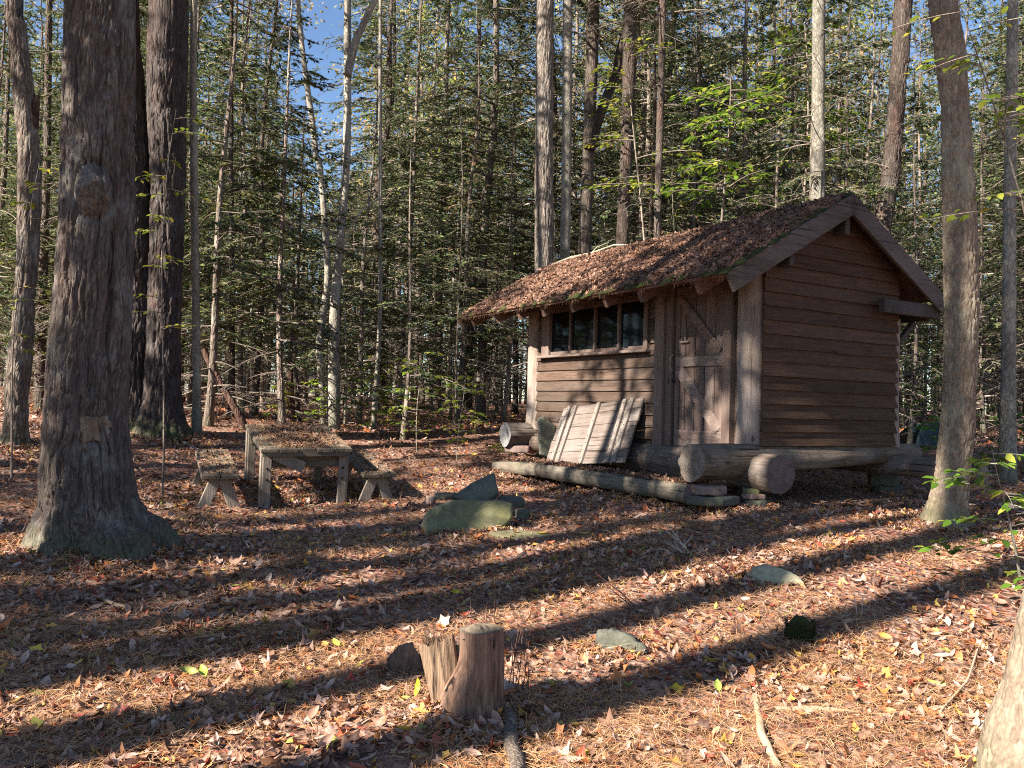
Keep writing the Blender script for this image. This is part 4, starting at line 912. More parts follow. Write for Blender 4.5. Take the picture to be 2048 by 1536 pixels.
# roof
roof = thing('roof', '', '', (0, 0, 0)); del roof['label']; del roof['category']; roof.parent = cabin
def slab_roof(mb, b0, z0, b1, z1, y0, y1, th):
    n = np.array([z0-z1, b1-b0]); n = n/np.linalg.norm(n); n = n if n[1] > 0 else -n
    V = []
    for y in (y0, y1):
        for (b, z_) in ((b0, z0), (b1, z1)): V += [(b, y, z_), (b-n[0]*th, y, z_-n[1]*th)]
    V = np.array(V); mb.add(V, np.array([[0, 2, 6, 4], [1, 5, 7, 3], [0, 4, 5, 1], [2, 3, 7, 6], [0, 1, 3, 2], [4, 6, 7, 5]]), 0, False)
mb = MB(); slab_roof(mb, EB, EAVE_Z, RB, RIDGE_Z, A0, A1, .035); slab_roof(mb, RB, RIDGE_Z, FB, RIDGE_Z-SL*(FB-RB), A0, A1, .035); mb.obj('deck', W_raft, roof)
cs, sn = 1/math.hypot(1, SL), SL/math.hypot(1, SL)
def sloped(name, mat, y, wd, hgt, drop, b0, b1, side=1):
    """beam along the slope whose top face sits drop below the deck top"""
    mb = MB(); nrm = np.array([-sn*side, 0, cs]); p = np.array([b0, y, roofz(b0)])-nrm*(drop+hgt/2); q = np.array([b1, y, roofz(b1)])-nrm*(drop+hgt/2)
    beam(mb, p, q, wd, hgt, up=nrm, bev=.004); return mb.obj(name, mat, roof)
sloped('barge_board', W_barge, A0-.022, .04, .225, -.004, EB-.02, RB-.005); sloped('barge_board', W_barge, A0-.022, .04, .225, -.004, RB+.0, FB+.02, -1)
sloped('barge_board', W_barge, A1+.022, .04, .225, -.004, EB-.02, RB-.005); sloped('barge_board', W_barge, A1+.022, .04, .225, -.004, RB, FB+.02, -1)
for y in (.30, 1.31, 2.03, 2.80, 3.55, 4.23, 4.92, 5.75):
    sloped('rafter', W_raft, y, .075, .175, .037, EB+.03, RB-.03); sloped('rafter', W_raft, y, .075, .175, .037, RB+.03, FB-.03, -1)
for b_, zt in ((1.20, 2.74), (.25, 2.26)):
    mb = MB(); box(mb, (b_, 2.9, zt-.105), (.085, 6.2, .21), .005); mb.obj('purlin', W_purl, roof)
mb = MB(); box(mb, (2.48, -.17, 1.742), (1.15, .09, .17), .006); mb.obj('outrigger_beam', W_purl, roof)
mb = MB(); box(mb, (2.98, 2.9, 1.72), (.09, 6.0, .16), .006); mb.obj('rear_plate', W_purl, roof)
mb = MB(); beam(mb, (2.42, .1, 1.15), (2.95, .1, 1.62), .07, .07); mb.obj('knee_brace', W_purl, roof)
# lumpy litter over the deck
def litter_sheet(b0, b1, side, y0=A0+.0, y1=A1, seed=0):
    nb, ny_ = 70, 190; bb, yy = np.meshgrid(np.linspace(b0, b1, nb), np.linspace(y0, y1, ny_), indexing='ij')
    P = np.stack([bb*cs, yy, 0*bb], -1); h = .012+.05*fbm(P*3, 3, seed)+.025*fbm(P*11, 2, seed+1)
    edge = np.minimum(np.minimum(bb-b0, b1-bb)/.16, np.minimum(yy-y0, y1-yy)/.06); h = h*np.clip(edge*.8+.25, .0, 1)
    zz = np.where(bb <= RB, EAVE_Z+SL*(bb-EB), RIDGE_Z-SL*(bb-RB)); V = np.stack([bb-sn*side*h, yy+.012*(fbm(P*7, 2, 3)-.5), zz+cs*h], -1)
    return V, nb, ny_
LEN = cs
mb = MB(); tops = []
for b0, b1, sd_ in ((EB-.015, RB+.01, 1), (RB-.01, FB+.015, -1)):
    V, nb, ny_ = litter_sheet(b0, b1, sd_, seed=6+sd_); i = np.arange(nb-1)[:, None]*ny_+np.arange(ny_-1)[None]
    mb.add(V.reshape(-1, 3), np.stack([i, i+1, i+ny_+1, i+ny_], -1).reshape(-1, 4)); tops.append(V)
def roofsheet_mat():
    m, nt, b, out = newmat('roof_needle_bed'); v = objcoord(nt); n = noise_n(nt, v, 30, 5, .7); n2 = noise_n(nt, v, 2.2, 5, .65)
    c = ramp(nt, n, [(.3, (.05, .025, .016)), (.55, (.16, .08, .05)), (.75, (.28, .15, .09))]); c = mix(nt, ramp(nt, n2, [(.58, 0), (.7, .6)]), c, (.06, .065, .02))
    nt.links.new(c, b.inputs['Base Color']); b.inputs['Roughness'].default_value = .95; bump(nt, n, b, .8, .02); return m
M_bed = roofsheet_mat(); o = mb.obj('needle_bed', M_bed, roof)
r = np.random.default_rng(12)
def sample_sheet(V, n):
    nb, ny_ = V.shape[:2]; i = r.integers(0, nb-1, n); j = r.integers(0, ny_-1, n); a = r.uniform(0, 1, (n, 1)); b = r.uniform(0, 1, (n, 1))
    return V[i, j]*(1-a)*(1-b)+V[i+1, j]*a*(1-b)+V[i, j+1]*(1-a)*b+V[i+1, j+1]*a*b
mb = MB(); mn = MB()
P = sample_sheet(tops[0], 9000); P += np.array([-sn, 0, cs])*r.uniform(0, .02, (len(P), 1)); scatter_leaves(mb, P, r.uniform(.018, .042, len(P)), .5, np.array([-sn, 0, cs]), None, 0, r)
P = sample_sheet(tops[0], 9000); P += np.array([-sn, 0, cs])*r.uniform(0, .025, (len(P), 1)); strands(mb, P, r.uniform(.06, .14, len(P)), .0032, .3, np.array([-sn, 0, cs]), 1, r)
P = sample_sheet(tops[1], 1500); scatter_leaves(mb, P, r.uniform(.02, .045, len(P)), .5, np.array([sn, 0, cs]), None, 0, r)
n = 260; P = np.stack([np.full(n, EB-.02), r.uniform(A0, A1, n), EAVE_Z-.02+r.normal(0, .012, n)], 1); E_ = P+np.stack([r.uniform(-.03, .0, n), r.normal(0, .02, n), -r.uniform(.01, .08, n)**1.0], 1); segs(mb, P, E_, .0016, .0008, 1)
o = mb.obj('roof_litter', [M_leafdark, M_needledark], roof, kind='stuff')
# moss cushions at the eave and along the verge
mb = MB()
def cushion(c, nrm, rad, h, seed):
    n1, n2 = 8, 14; V = []
    nrm = np.array(nrm)/np.linalg.norm(nrm); Rm = rot_batch(nrm[None], np.array([seed*1.7]))[0]
    for a in range(n1):
        for b in range(n2):
            t = a/(n1-1); th = TAU*b/n2; rr = rad*t*(1+.35*math.sin(th*2+seed)+.2*math.sin(th*5+seed*2)); V.append((rr*math.cos(th), rr*math.sin(th), h*(1-t*t)+.3*h*math.sin(seed+a*2+b*1.3)*(1-t)))
    i = np.arange(n1-1)[:, None]*n2; j = np.arange(n2)[None]; q = np.stack([i+j, i+n2+j, i+n2+(j+1) % n2, i+(j+1) % n2], -1).reshape(-1, 4)
    mb.add(np.array(V)@Rm.T+np.array(c), q)
for k in range(150):
    if k < 85: b = r.uniform(EB, EB+.10); y = r.choice([r.uniform(A0, 2.6), r.uniform(A0, A1)])
    elif k < 130: y = A0+r.uniform(0, .13); b = EB+abs(r.normal(0, .75))
    else: b = RB+r.normal(0, .05); y = r.uniform(A0, A1)
    if b > RB+.2: continue
    s1 = 1 if b < RB else -1; cushion((b-sn*.01, y, roofz(b)+.012), (-sn*s1, 0, cs), r.uniform(.03, .11), r.uniform(.012, .04), k)
mb.obj('moss', M_moss, roof, kind='stuff')

def cab_pt(b, a, z=0): return np.array([*(CAB_C[:2]+cb*b+ca*a), CAB_C[2]+z])
# step timber lying in front of the door
mb = MB(); n = 40; yy = np.linspace(.10, 4.36, n); 
prof = [(-.20, -.10), (-.235, -.03), (-.225, .055), (-.19, .085), (.0, .09), (.22, .085), (.25, .03), (.24, -.08), (.1, -.11)]; V = []
for k, y in enumerate(yy):
    for q, (b, z_) in enumerate(prof):
        f_ = fbm(np.array([[y*1.4, q*.8, 2.]]), 3, 31)[0]-.5; V.append((b+.05*f_, y-2.2, z_+.035*f_-.05*(y > 3.2)*(y-3.2)))
m_ = len(prof); i = np.arange(n-1)[:, None]*m_; j = np.arange(m_)[None]; q = np.stack([i+j, i+(j+1) % m_, i+m_+(j+1) % m_, i+m_+j], -1).reshape(-1, 4)
mb.add(np.array(V), q, 0, True); mb.add(np.array(V), [np.array([list(range(m_))]), np.array([[(n-1)*m_+k for k in range(m_)][::-1]])], 1, False)
c_ = cab_pt(-.79, 2.2, -.515); tag(mb.obj('step_timber', [W_step, M_endred], None, c_), 'long hewn log step lying on the ground before the cabin door', 'step').rotation_euler = (0, 0, CAB_TH)
mb = MB(); P = np.stack([r.uniform(-.19, .2, 1100), r.uniform(-2.1, 1.9, 1100), r.uniform(.093, .115, 1100)], 1); scatter_leaves(mb, P, r.uniform(.02, .04, 1100), .45, None, None, 0, r); P = np.stack([r.uniform(-.19, .22, 900), r.uniform(-2.1, 1.9, 900), r.uniform(.093, .115, 900)], 1); strands(mb, P, r.uniform(.05, .11, 900), .003, .25, None, 1, r)
o = mb.obj('step_litter', [M_leafdark, M_needle], None, c_, 'reddish leaves and needles lying along the log step', 'stuff'); o.rotation_euler = (0, 0, CAB_TH)

# slatted plank panel leaning on the front wall
bot = cab_pt(-.46, 2.78, -.42); topp = cab_pt(-.075, 2.88, .44)
Lp = np.linalg.norm(topp-bot); ez = (topp-bot)/Lp; ex = np.array([-ca[0], -ca[1], 0.]); ex = ex-ez*(ex@ez); ex /= np.linalg.norm(ex); ey = np.cross(ez, ex)
panel = thing('plank_panel', 'weathered plank panel with five nailed battens leaning against the cabin front', 'panel'); Mx = Matrix((ex, ey, ez)).transposed().to_4x4(); Mx.translation = Vector(bot); panel.matrix_world = Mx
hs_ = [0, .2, .40, .60, .80, Lp]
for k in range(5):
    mb = MB(); h = hs_[k+1]-hs_[k]; box(mb, (.0+.006*math.sin(k*5), 0, hs_[k]+h/2), (1.80+.02*math.sin(k*3), .032, h-.006), .004); mb.obj('board', W_panel, panel)
sideout = -1 if (ey@np.array([*-cb, 0])) < 0 else 1
for x in (-.72, -.58, -.02, .56, .70):
    mb = MB(); xo = x; box(mb, (0, 0, Lp/2), (.07, .034, Lp*1.0), .004, rot=None); bt = mb.obj('batten', W_batten, panel, (xo, .034*sideout, 0)); bt.rotation_euler = (0, .012*math.sin(x*9), 0)
    nb_ = MB()
    for hh in np.arange(.08, Lp, .115): tube(nb_, np.array([(0, .016*sideout, hh), (0, .020*sideout, hh)]), .007, 8, 0)
    nb_.obj('nail', M_nail, bt, kind='stuff')

# ------------------------------------------------------------------ stones
def slab_stone(outline, thick, mat, name, label, loc, rot, group=None, seed=0, rough=.03, cat='rock', parent=None):
    """flat broken stone: outline in its own x-z plane, thickness along y"""
    o_ = np.array(outline, float); n0 = len(o_); per = 72
    seg = np.linalg.norm(np.roll(o_, -1, 0)-o_, axis=1); cum = np.r_[0, np.cumsum(seg)]; t = np.linspace(0, cum[-1], per, endpoint=False)
    oc_ = np.vstack([o_, o_[:1]]); ring = np.stack([np.interp(t, cum, oc_[:, 0]), np.interp(t, cum, oc_[:, 1])], 1); c = ring.mean(0); rad = np.linalg.norm(ring-c, axis=1).mean()
    ring = c+(ring-c)*(1+rough*2.2*(fbm(np.stack([ring[:, 0]/rad*3, ring[:, 1]/rad*3, 0*t+seed], -1), 3, seed)-.5)[:, None])
    layers = [(0, -thick/2)] ; V = []; fr = [(.02, -.5), (.3, -.5), (.55, -.5), (.78, -.5), (.94, -.48), (1.0, -.36), (1.01, -.12), (1.0, .14), (.99, .36), (.93, .48), (.78, .5), (.5, .5), (.25, .5), (.02, .5)]
    for s, y in fr:
        xz = c+(ring-c)*s; nn = fbm(np.stack([xz[:, 0]/rad*2.2, xz[:, 1]/rad*2.2, 0*t+y*2+seed], -1), 3, seed+2)-.5; n2 = fbm(np.stack([xz[:, 0]/rad*7, xz[:, 1]/rad*7, 0*t+y*5], -1), 2, seed+5)-.5
        V.append(np.stack([xz[:, 0]+n2*rough*rad*(s > .9), y*thick+(nn*rough*2+n2*rough*.8)*rad, xz[:, 1]+n2*rough*rad*(s > .9)], 1)+(.10*rough**.5*rad*(noise(np.stack([xz[:, 0]/rad*13, 0*t+y*6, xz[:, 1]/rad*13], -1), seed+8)-.5))[:, None])
    m = len(fr); V = np.array(V).reshape(-1, 3); i = np.arange(m-1)[:, None]*per; j = np.arange(per)[None]; q = np.stack([i+j, i+per+j, i+per+(j+1) % per, i+(j+1) % per], -1).reshape(-1, 4)
    mb = MB(); mb.add(V, [q, np.array([list(range(per))]), np.array([[(m-1)*per+k for k in range(per)][::-1]])], 0, True)
    o = mb.obj(name, mat, parent, loc); o.rotation_euler = rot
    if label: tag(o, label, cat, group)
    return o
def px_outline(pts, d, tilt=0):
    cx = sum(p[0] for p in pts)/len(pts); cy = sum(p[1] for p in pts)/len(pts); s = d/F
    return [((x-cx)*s, (cy-y)*s/math.cos(tilt)) for x, y in pts], at(cx, cy, d)
def blob(rx, rz, n=9, seed=0):
    r_ = random.Random(seed); return [(rx*math.cos(TAU*k/n)*r_.uniform(.75, 1.15), rz*math.sin(TAU*k/n)*r_.uniform(.75, 1.15)) for k in range(n)]
def flat_stone(px, py, d, wx, wz, th, mat, label, seed, yaw=0, tilt=0, group=None, up=0, cat='rock'):
    """a stone lying flat: wx across, wz in depth"""
    p = at(px, py, d) if d else gpt(px, py); p[2] += up
    return slab_stone(blob(wx/2, wz/2, 9, seed), th, mat, 'stone', label, p, (-math.pi/2+tilt, 0, yaw), group, seed, .05, cat)
ol, c_ = px_outline([(843, 1052), (850, 1035), (868, 1020), (895, 1005), (940, 1004), (1000, 1004), (1022, 1010), (1023, 1034), (1008, 1052), (960, 1068), (900, 1076), (860, 1074)], 8.0, .4)
slab_stone(ol, .13, M_rockgreen, 'boulder', 'large mossy green slab boulder propped up in the middle of the clearing', c_, (-.45, 0, .08), None, 3, .06)
ol, c_ = px_outline([(905, 1000), (940, 972), (985, 948), (998, 985), (978, 1004), (950, 1010)], 8.7, .5)
slab_stone(ol, .12, M_blue, 'boulder', 'blue grey pointed slab tipped up behind the mossy slab', c_, (-.6, 0, -.1), None, 5, .03)
flat_stone(1020, 1003, 8.9, .36, .3, .08, M_rockgrey, 'dark flat stone behind the right end of the mossy slab', 7, .3, .1)
flat_stone(862, 1000, 8.9, .12, .12, .09, M_rockred, 'small round pinkish stone left of the tipped slab', 8)
flat_stone(893, 992, 9.2, .3, .25, .06, M_rockgrey, 'low grey stone between the pinkish stone and the tipped slab', 9, .5)
flat_stone(1045, 1028, 8.5, .16, .14, .10, M_rockgrey, 'small leaf dusted stone at the right foot of the mossy slab', 10, .2)
p = gpt(1040, 1072); o = slab_stone(blob(.32, .17, 9, 11), .08, M_rockgreen, 'stone', 'flat mossy flagstone sunk in the litter in front of the mossy slab', p+np.array([0, 0, -.012]), (-math.pi/2+.04, 0, .2), None, 11, .04, 'rock')
p = gpt(1245, 1306); ol = [(-.16, .03), (-.13, .085), (-.05, .10), (.05, .075), (.13, .03), (.165, -.02), (.06, -.06), (-.08, -.07)]
slab_stone(ol, .2, M_rockgrey, 'stone', 'grey wedge shaped rock poking out of the sunny litter right of the stump', p+np.array([0, .05, .02]), (-.25, 0, -.25), None, 13, .12)
p = gpt(1552, 1165); ol = [(-.2, .0), (-.17, .07), (-.09, .11), (.05, .08), (.17, .03), (.2, -.02), (.1, -.06), (-.12, -.05)]
slab_stone(ol, .16, M_rockpale, 'stone', 'pale sunlit stone lying between two shadow bands at right centre', p+np.array([0, .02, .0]), (-.75, 0, -.35), None, 14, .14)
# stone footings of the cabin
G_ = 'flat stones stacked under the cabin corner'
flat_stone(1420, 980, 8.95, .50, .34, .105, M_rockred, 'reddish flat stone on top of the stack under the protruding sill log', 21, .2, 0, G_)
flat_stone(1422, 1000, 8.95, .56, .40, .10, M_rockgrey, 'greenish grey bottom stone under the reddish flat stone', 22, .1, 0, G_)
flat_stone(1502, 982, 9.2, .22, .25, .065, M_rockgreen, 'small greenish top stone right of the reddish flat stone', 23, .4, 0, G_)
flat_stone(1505, 992, 9.2, .30, .28, .06, M_rockred, 'orange brown stone in the middle of the small corner stack', 24, .1, 0, G_)
flat_stone(1508, 1007, 9.2, .34, .3, .10, M_rockgrey, 'grey bottom stone of the small corner stack', 25, .6, 0, G_)
G2 = 'stones of the rear corner pier'
flat_stone(1767, 955, 11.2, .50, .42, .22, M_rockgrey, 'thick block shaped top stone of the pier under the right corner post', 31, .2, 0, G2)
flat_stone(1775, 976, 11.2, .46, .4, .10, M_rockgrey, 'middle slab of the pier under the right corner post', 32, .5, 0, G2)
flat_stone(1785, 988, 11.1, .36, .34, .10, M_rockred, 'bottom slab of the pier under the right corner post', 33, .1, 0, G2)
flat_stone(1040, 897, 13.4, .62, .5, .13, M_rockred, 'dark red stone under the far left sill log', 34, .3, 0)
for q, (b_, a_) in enumerate(((2.42, 4.9), (1.9, 4.9))): 
    p = cab_pt(b_, a_, -.45); 
ol, c_ = px_outline([(1076, 838), (1088, 834), (1104, 846), (1114, 852), (1112, 912), (1098, 916), (1074, 908)], 12.75, .2)
slab_stone(ol, .06, M_blue, 'stone_slab', 'upright blue grey stone slab leaning beside the plank panel', c_, (-.2, 0, .45), None, 41, .03, 'stone')

# ------------------------------------------------------------------ picnic table and benches on the slope
W_tab = wood_mat('table_boards', (.085, .064, .045), (.25, .20, .145), 0, (.27, .235, .185), .5, .5, .2)
W_tabx = wood_mat('table_aprons', (.09, .068, .05), (.22, .175, .13), 1, (.22, .19, .15), .5)
W_leg = wood_mat('table_legs', (.14, .11, .085), (.37, .31, .25), 2, (.36, .32, .275), .6, .4)
tyaw = R(24); tx = np.array([-math.sin(tyaw), math.cos(tyaw)])   # long axis, going away
c0 = at(606, 1012, 9.8); c0[2] = .19
table = thing('picnic_table', 'weathered plank picnic table strewn with needles beside the leaning shade of the clearing', 'table', c0)
table['label'] = 'weathered heavy plank table with bolted legs, its top strewn with needles'
slope = R(7.5); side = R(-.5)
Mt = Matrix.Rotation(tyaw, 4, 'Z') @ Matrix.Rotation(slope, 4, 'X') @ Matrix.Rotation(side, 4, 'Y'); Mt.translation = Vector(c0); table.matrix_world = Mt
TL, TW, TH = 1.62, 1.06, .735
xs = np.linspace(-TW/2, TW/2, 6)
tp = MB()
W_tabl = wood_mat('table_top', (.085, .064, .045), (.26, .205, .15), 1, (.28, .245, .19), .5, .5, .2)
for k in range(5):
    mb = MB(); box(mb, ((xs[k]+xs[k+1])/2, TL/2-.06+.012*math.sin(k*4), TH-.022), (xs[k+1]-xs[k]-.007, TL+.12, .045), .006); mb.obj('top_board', W_tabl, table)
mb = MB(); box(mb, (0, -.09, TH-.07), (TW-.04, .04, .05), .005); mb.obj('end_cleat', W_tab, table)
for y in (.02, TL-.14):
    mb = MB(); box(mb, (0, y, TH-.155), (TW-.14, .04, .17), .005); mb.obj('apron', W_tab, table)
for x in (-.43, .43):
    mb = MB(); box(mb, (x, TL/2-.06, TH-.12), (.04, TL-.25, .13), .005); mb.obj('rail', W_tabx, table)
for x in (-.44, .44):
    for y in (-.03, TL-.1):
        lg = MB(); box(lg, (0, 0, TH/2-.05), (.10, .045, TH), .006); box(lg, (-.05*np.sign(x)*-1, .05, TH/2-.05), (.045, .10, TH), .006)
        l_ = lg.obj('leg', W_leg, table, (x, y, 0))
        bo = MB()
        if y < 1:
            for zz in (.36, .49): tube(bo, np.array([(0, -.022, zz), (0, -.034, zz)]), [.017, .013], 10)
            bo.obj('bolt', M_nail, l_, kind='stuff')
mb = MB(); beam(mb, (-.36, -.055, .66), (-.02, -.055, .50), .03, .14, up=(0, 0, 1)); mb.obj('corner_brace', W_leg, table)
mb = MB(); n = 1600; n = 900; P = np.stack([np.clip(r.normal(0, .2, n), -.42, .40), r.uniform(-.04, TL-.06, n), TH+r.uniform(.002, .03, n)], 1); scatter_leaves(mb, P, r.uniform(.018, .038, n), .5, None, None, 0, r)
n = 2600; P = np.stack([np.clip(r.normal(0, .25, n), -.5, .5), r.uniform(-.1, TL, n), TH+r.uniform(.002, .025, n)], 1); strands(mb, P, r.uniform(.06, .13, n), .004, .25, None, 1, r)
mb.obj('top_litter', [M_leafdark, M_needle], table, kind='stuff')
def bench(x, y, label, seed, lh=.42, L_=1.5, zo=0):
    # x,y in the table frame
    o = thing('bench', label, 'bench', (0, 0, 0), 0, 'benches beside the plank table'); Mb = Mt @ Matrix.Translation((x, y, zo)); o.matrix_world = Mb
    for k, xx in enumerate((-.105, .105)):
        mb = MB(); box(mb, (xx, L_/2, lh-.022), (.20, L_+.03*math.sin(seed+k), .045), .006); mb.obj('seat_board', W_tabl, o)
    for y_ in (.16, L_-.16):
        mb = MB(); box(mb, (0, y_, lh-.075), (.36, .04, .065), .004); mb.obj('cleat', W_tab, o)
        for s in (-1, 1):
            mb = MB(); beam(mb, (s*.20, y_-.042*(1 if s > 0 else 1), -.06), (s*.035, y_-.042, lh-.045), .04, .125, up=(s, 0, .4)); mb.obj('leg', W_leg, o)
    mb = MB(); n = 500; P = np.stack([r.uniform(-.19, .19, n), r.uniform(0, L_, n), lh+r.uniform(.002, .015, n)], 1); strands(mb, P, r.uniform(.05, .12, n), .004, .25, None, 1, r); n = 120; P = np.stack([r.uniform(-.19, .19, n), r.uniform(0, L_, n), lh+r.uniform(.002, .015, n)], 1); scatter_leaves(mb, P, r.uniform(.018, .035, n), .4, None, None, 0, r)
    mb.obj('seat_litter', [M_leafdark, M_needle], o, kind='stuff')
bench(-.95, -.12, 'plank bench left of the table with splayed legs', 1, .42, 1.5, 0.02)
bench(.86, -.2, 'plank bench right of the table, mostly in shade', 2, .42, 1.5, 0.02)

# ------------------------------------------------------------------ stump
W_st = wood_mat('stump_wood', (.05, .025, .016), (.34, .20, .135), 2, (.33, .25, .205), .3, .9, cracks=1)
W_stp = wood_mat('split_wood', (.07, .04, .024), (.31, .20, .125), 2, (.27, .21, .15), .3, .6, cracks=1)
M_cut = ring_mat('cut_top', (.085, .06, .04), (.24, .185, .13), 2)
p0 = gpt(956, 1452); ds = p0[1]+.10; pc = at(957, 1440, ds); pc[2] = gz(pc[0], pc[1]); s_ = ds/F
stump = thing('tree_stump', 'sawn reddish brown tree stump with a split off side prong, front centre', 'stump', pc)
zz = np.linspace(-.08, .395, 60); mb = MB()
def rf(rr, th, P):
    z = P[:, 2][:, None]; fl = np.exp(-np.clip(z, 0, 9)/.10)
    left = np.clip(np.cos(th-STUMP_L), 0, 1)[None]**2; front = np.clip(np.cos(th-STUMP_F), 0, 1)[None]**2
    sh = np.exp(-((np.clip(z, 0, 9)/.21)**4))
    o = rr*(1+.75*left*sh+.18*front*fl+.22*fl); c, s = np.cos(th)[None]*rr, np.sin(th)[None]*rr
    g = fbm(np.stack([c*60, s*60, z*3.2+0*c], -1), 3, 3)-.5; g = g-.7*np.clip(1-np.abs(2*fbm(np.stack([c*26, s*26, z*1.6+0*c], -1), 2, 13)-1)*6, 0, 1); b = fbm(np.stack([c*11, s*11, z*4+0*c], -1), 3, 6)-.5
    return o*(1+.12*g+.30*b)
Pst = np.stack([.004*np.sin(zz*9), 0*zz, zz], 1); T, Nn, Bb = frames(Pst)
STUMP_L = math.atan2(Bb[0]@np.array([-1, -.1, 0]), Nn[0]@np.array([-1, -.1, 0])); STUMP_F = math.atan2(Bb[0]@np.array([0, -1, 0]), Nn[0]@np.array([0, -1, 0]))
tube(mb, Pst, .102, 110, 0, True, 1, rf); mb.obj('trunk', [W_st, M_cut], stump)
mb = MB(); n_ = 30; yy, xx = np.meshgrid(np.linspace(-1, 1, n_), np.linspace(-1, 1, n_), indexing='ij'); rd = np.hypot(xx*1.05+.1, yy); V = np.stack([xx*.078-.008, yy*.078, .384+.034*np.clip(.95-rd**2, -.5, 1)*(.5+fbm(np.stack([xx*2.5, yy*2.5, 0*xx], -1), 3, 2))], -1); i = np.arange(n_-1)[:, None]*n_+np.arange(n_-1)[None]
mb.add(V.reshape(-1, 3), np.stack([i, i+1, i+n_+1, i+n_], -1).reshape(-1, 4)); mb.obj('weathered_top', M_cut, stump)
# split prong: wedge of splintered wood leaning left
mb = MB(); nx_, nz_ = 22, 26; sxx = np.linspace(-1, 1, nx_)
for face in (0, 1):
    V = []
    for a in range(nz_):
        t = a/(nz_-1)
        for x in sxx:
            top = .335+.035*x+.05*(fbm(np.array([[x*6, face*.3, 1.]]), 2, 41)[0]-.5)
            w_ = .068-.006*t; cx_ = -.125-.085*t; z_ = -.06+(top+.06)*t
            dpt = (.055-.03*t)*(1-x*x*.7); g = .012*(fbm(np.array([[x*7, t*1.5, face*4.]]), 3, 44)[0]-.5)
            V.append((cx_+w_*x+.02*t*x, (-dpt if face == 0 else dpt)+g-.01, z_))
    i = np.arange(nz_-1)[:, None]*nx_+np.arange(nx_-1)[None]; q = np.stack([i, i+1, i+nx_+1, i+nx_], -1).reshape(-1, 4)
    mb.add(np.array(V), q, 0, True)
VA = mb.v[0]; VB = mb.v[1]
top_a = VA.reshape(nz_, nx_, 3)[-1]; top_b = VB.reshape(nz_, nx_, 3)[-1]; mb.add(np.vstack([top_a, top_b]), np.array([[k, k+1, nx_+k+1, nx_+k] for k in range(nx_-1)]), 0, False)
for cidx in (0, -1):
    ea = VA.reshape(nz_, nx_, 3)[:, cidx]; eb = VB.reshape(nz_, nx_, 3)[:, cidx]; mb.add(np.vstack([ea, eb]), np.array([[k, k+1, nz_+k+1, nz_+k] for k in range(nz_-1)]), 0, False)
mb.obj('split_prong', W_stp, stump)
mb = MB(); n = 160; A = np.stack([r.uniform(-.27, -.13, n), r.uniform(-.03, .03, n), .30+r.uniform(0, .04, n)], 1); segs(mb, A, A+np.stack([r.normal(-.006, .008, n), r.normal(0, .006, n), r.uniform(.01, .05, n)], 1), .0025, .0008); mb.obj('splinters', W_stp, stump, kind='stuff')
# loose broken chunk left of the stump
c_ = gpt(812, 1348); slab_stone([(-.10, -.05), (-.11, .03), (-.05, .10), (.01, .115), (.05, .05), (.09, -.06)], .12, W_st, 'wood_chunk', 'broken chunk of rotten wood lying left of the stump', c_+np.array([0, .06, .03]), (-.3, .1, .3), None, 51, .06, 'wood chunk')
# bark covered branch and sticks
def stick(name, label, pts, rads, mat, seed, lift=.6, cat='stick', n=10, group=None):
    P = np.array([gpt(x, y) for x, y in pts]); P[:, 2] += np.array(rads)*lift+.012; t = np.linspace(0, 1, len(P)); tt = np.linspace(0, 1, max(14, len(P)*5))
    Q = np.stack([np.interp(tt, t, P[:, k]) for k in range(3)], 1); rr = np.interp(tt, t, rads)
    c = Q[0].copy(); Q = Q-c; Q[:, 2] += .5*np.mean(rads)*(fbm(np.stack([tt*6, 0*tt+seed, 0*tt], -1), 2, 4)-.5); Q[:, 0] += 1.2*np.mean(rads)*(fbm(np.stack([tt*5, 0*tt+seed, 0*tt+5], -1), 2, 5)-.5)
    mb = MB(); tube(mb, Q, rr, n, rfun=lambda r_, th, P_: r_*(1+.25*(fbm(np.stack([np.cos(th)[None]*2+0*P_[:, :1], np.sin(th)[None]*2+0*P_[:, :1], P_[:, 1:2]*14+0*th[None]], -1), 3, seed)-.5)))
    return tag(mb.obj(name, mat, None, c), label, cat, group)
M_bstick = bark_mat('stick_bark', (.12, .09, .07), (.34, .27, .22), (.4, .36, .3), .4, 40, 20, .7, .006)
M_tan = wood_mat('tan_stick', (.30, .19, .11), (.58, .42, .28), 1, (.5, .4, .3), .4)
stick('branch', 'thick bark covered broken branch lying on the ground at the right foot of the stump', [(1012, 1425), (1018, 1470), (1025, 1520), (1034, 1600)], [.026, .032, .034, .036], M_bstick, 1, .7, 'branch', 18)
stick('branch', 'cracked tan stick stuck in the litter at the bottom right of centre', [(1508, 1392), (1516, 1440), (1528, 1490), (1556, 1550)], [.012, .018, .02, .016], M_tan, 2, .8)
stick('stick', 'straight pale stick lying across the sunny litter at lower right', [(1545, 1424), (1620, 1424), (1700, 1430), (1782, 1437)], [.012, .016, .012, .006], M_tan, 3, .2)
stick('stick', 'thin curved twig rising from the litter before the leaning trunk', [(1880, 1440), (1935, 1380), (1955, 1310), (2000, 1265)], [.005, .006, .005, .003], M_tan, 4, 6)
stick('stick', 'dark twig lying in a shadow band left of centre', [(320, 1228), (370, 1212), (440, 1203), (520, 1200)], [.012, .014, .01, .006], M_bstick, 5, .6)
stick('stick', 'pale stick on the sunlit litter at left', [(190, 1198), (225, 1213), (275, 1227)], [.008, .012, .01], M_tan, 6, .6)
stick('stick', 'long pale stick lying on the leaf bank between the double trunk and the left bench', [(352, 880), (380, 895), (412, 910)], [.014, .016, .012], M_bark_pale, 7, 1)
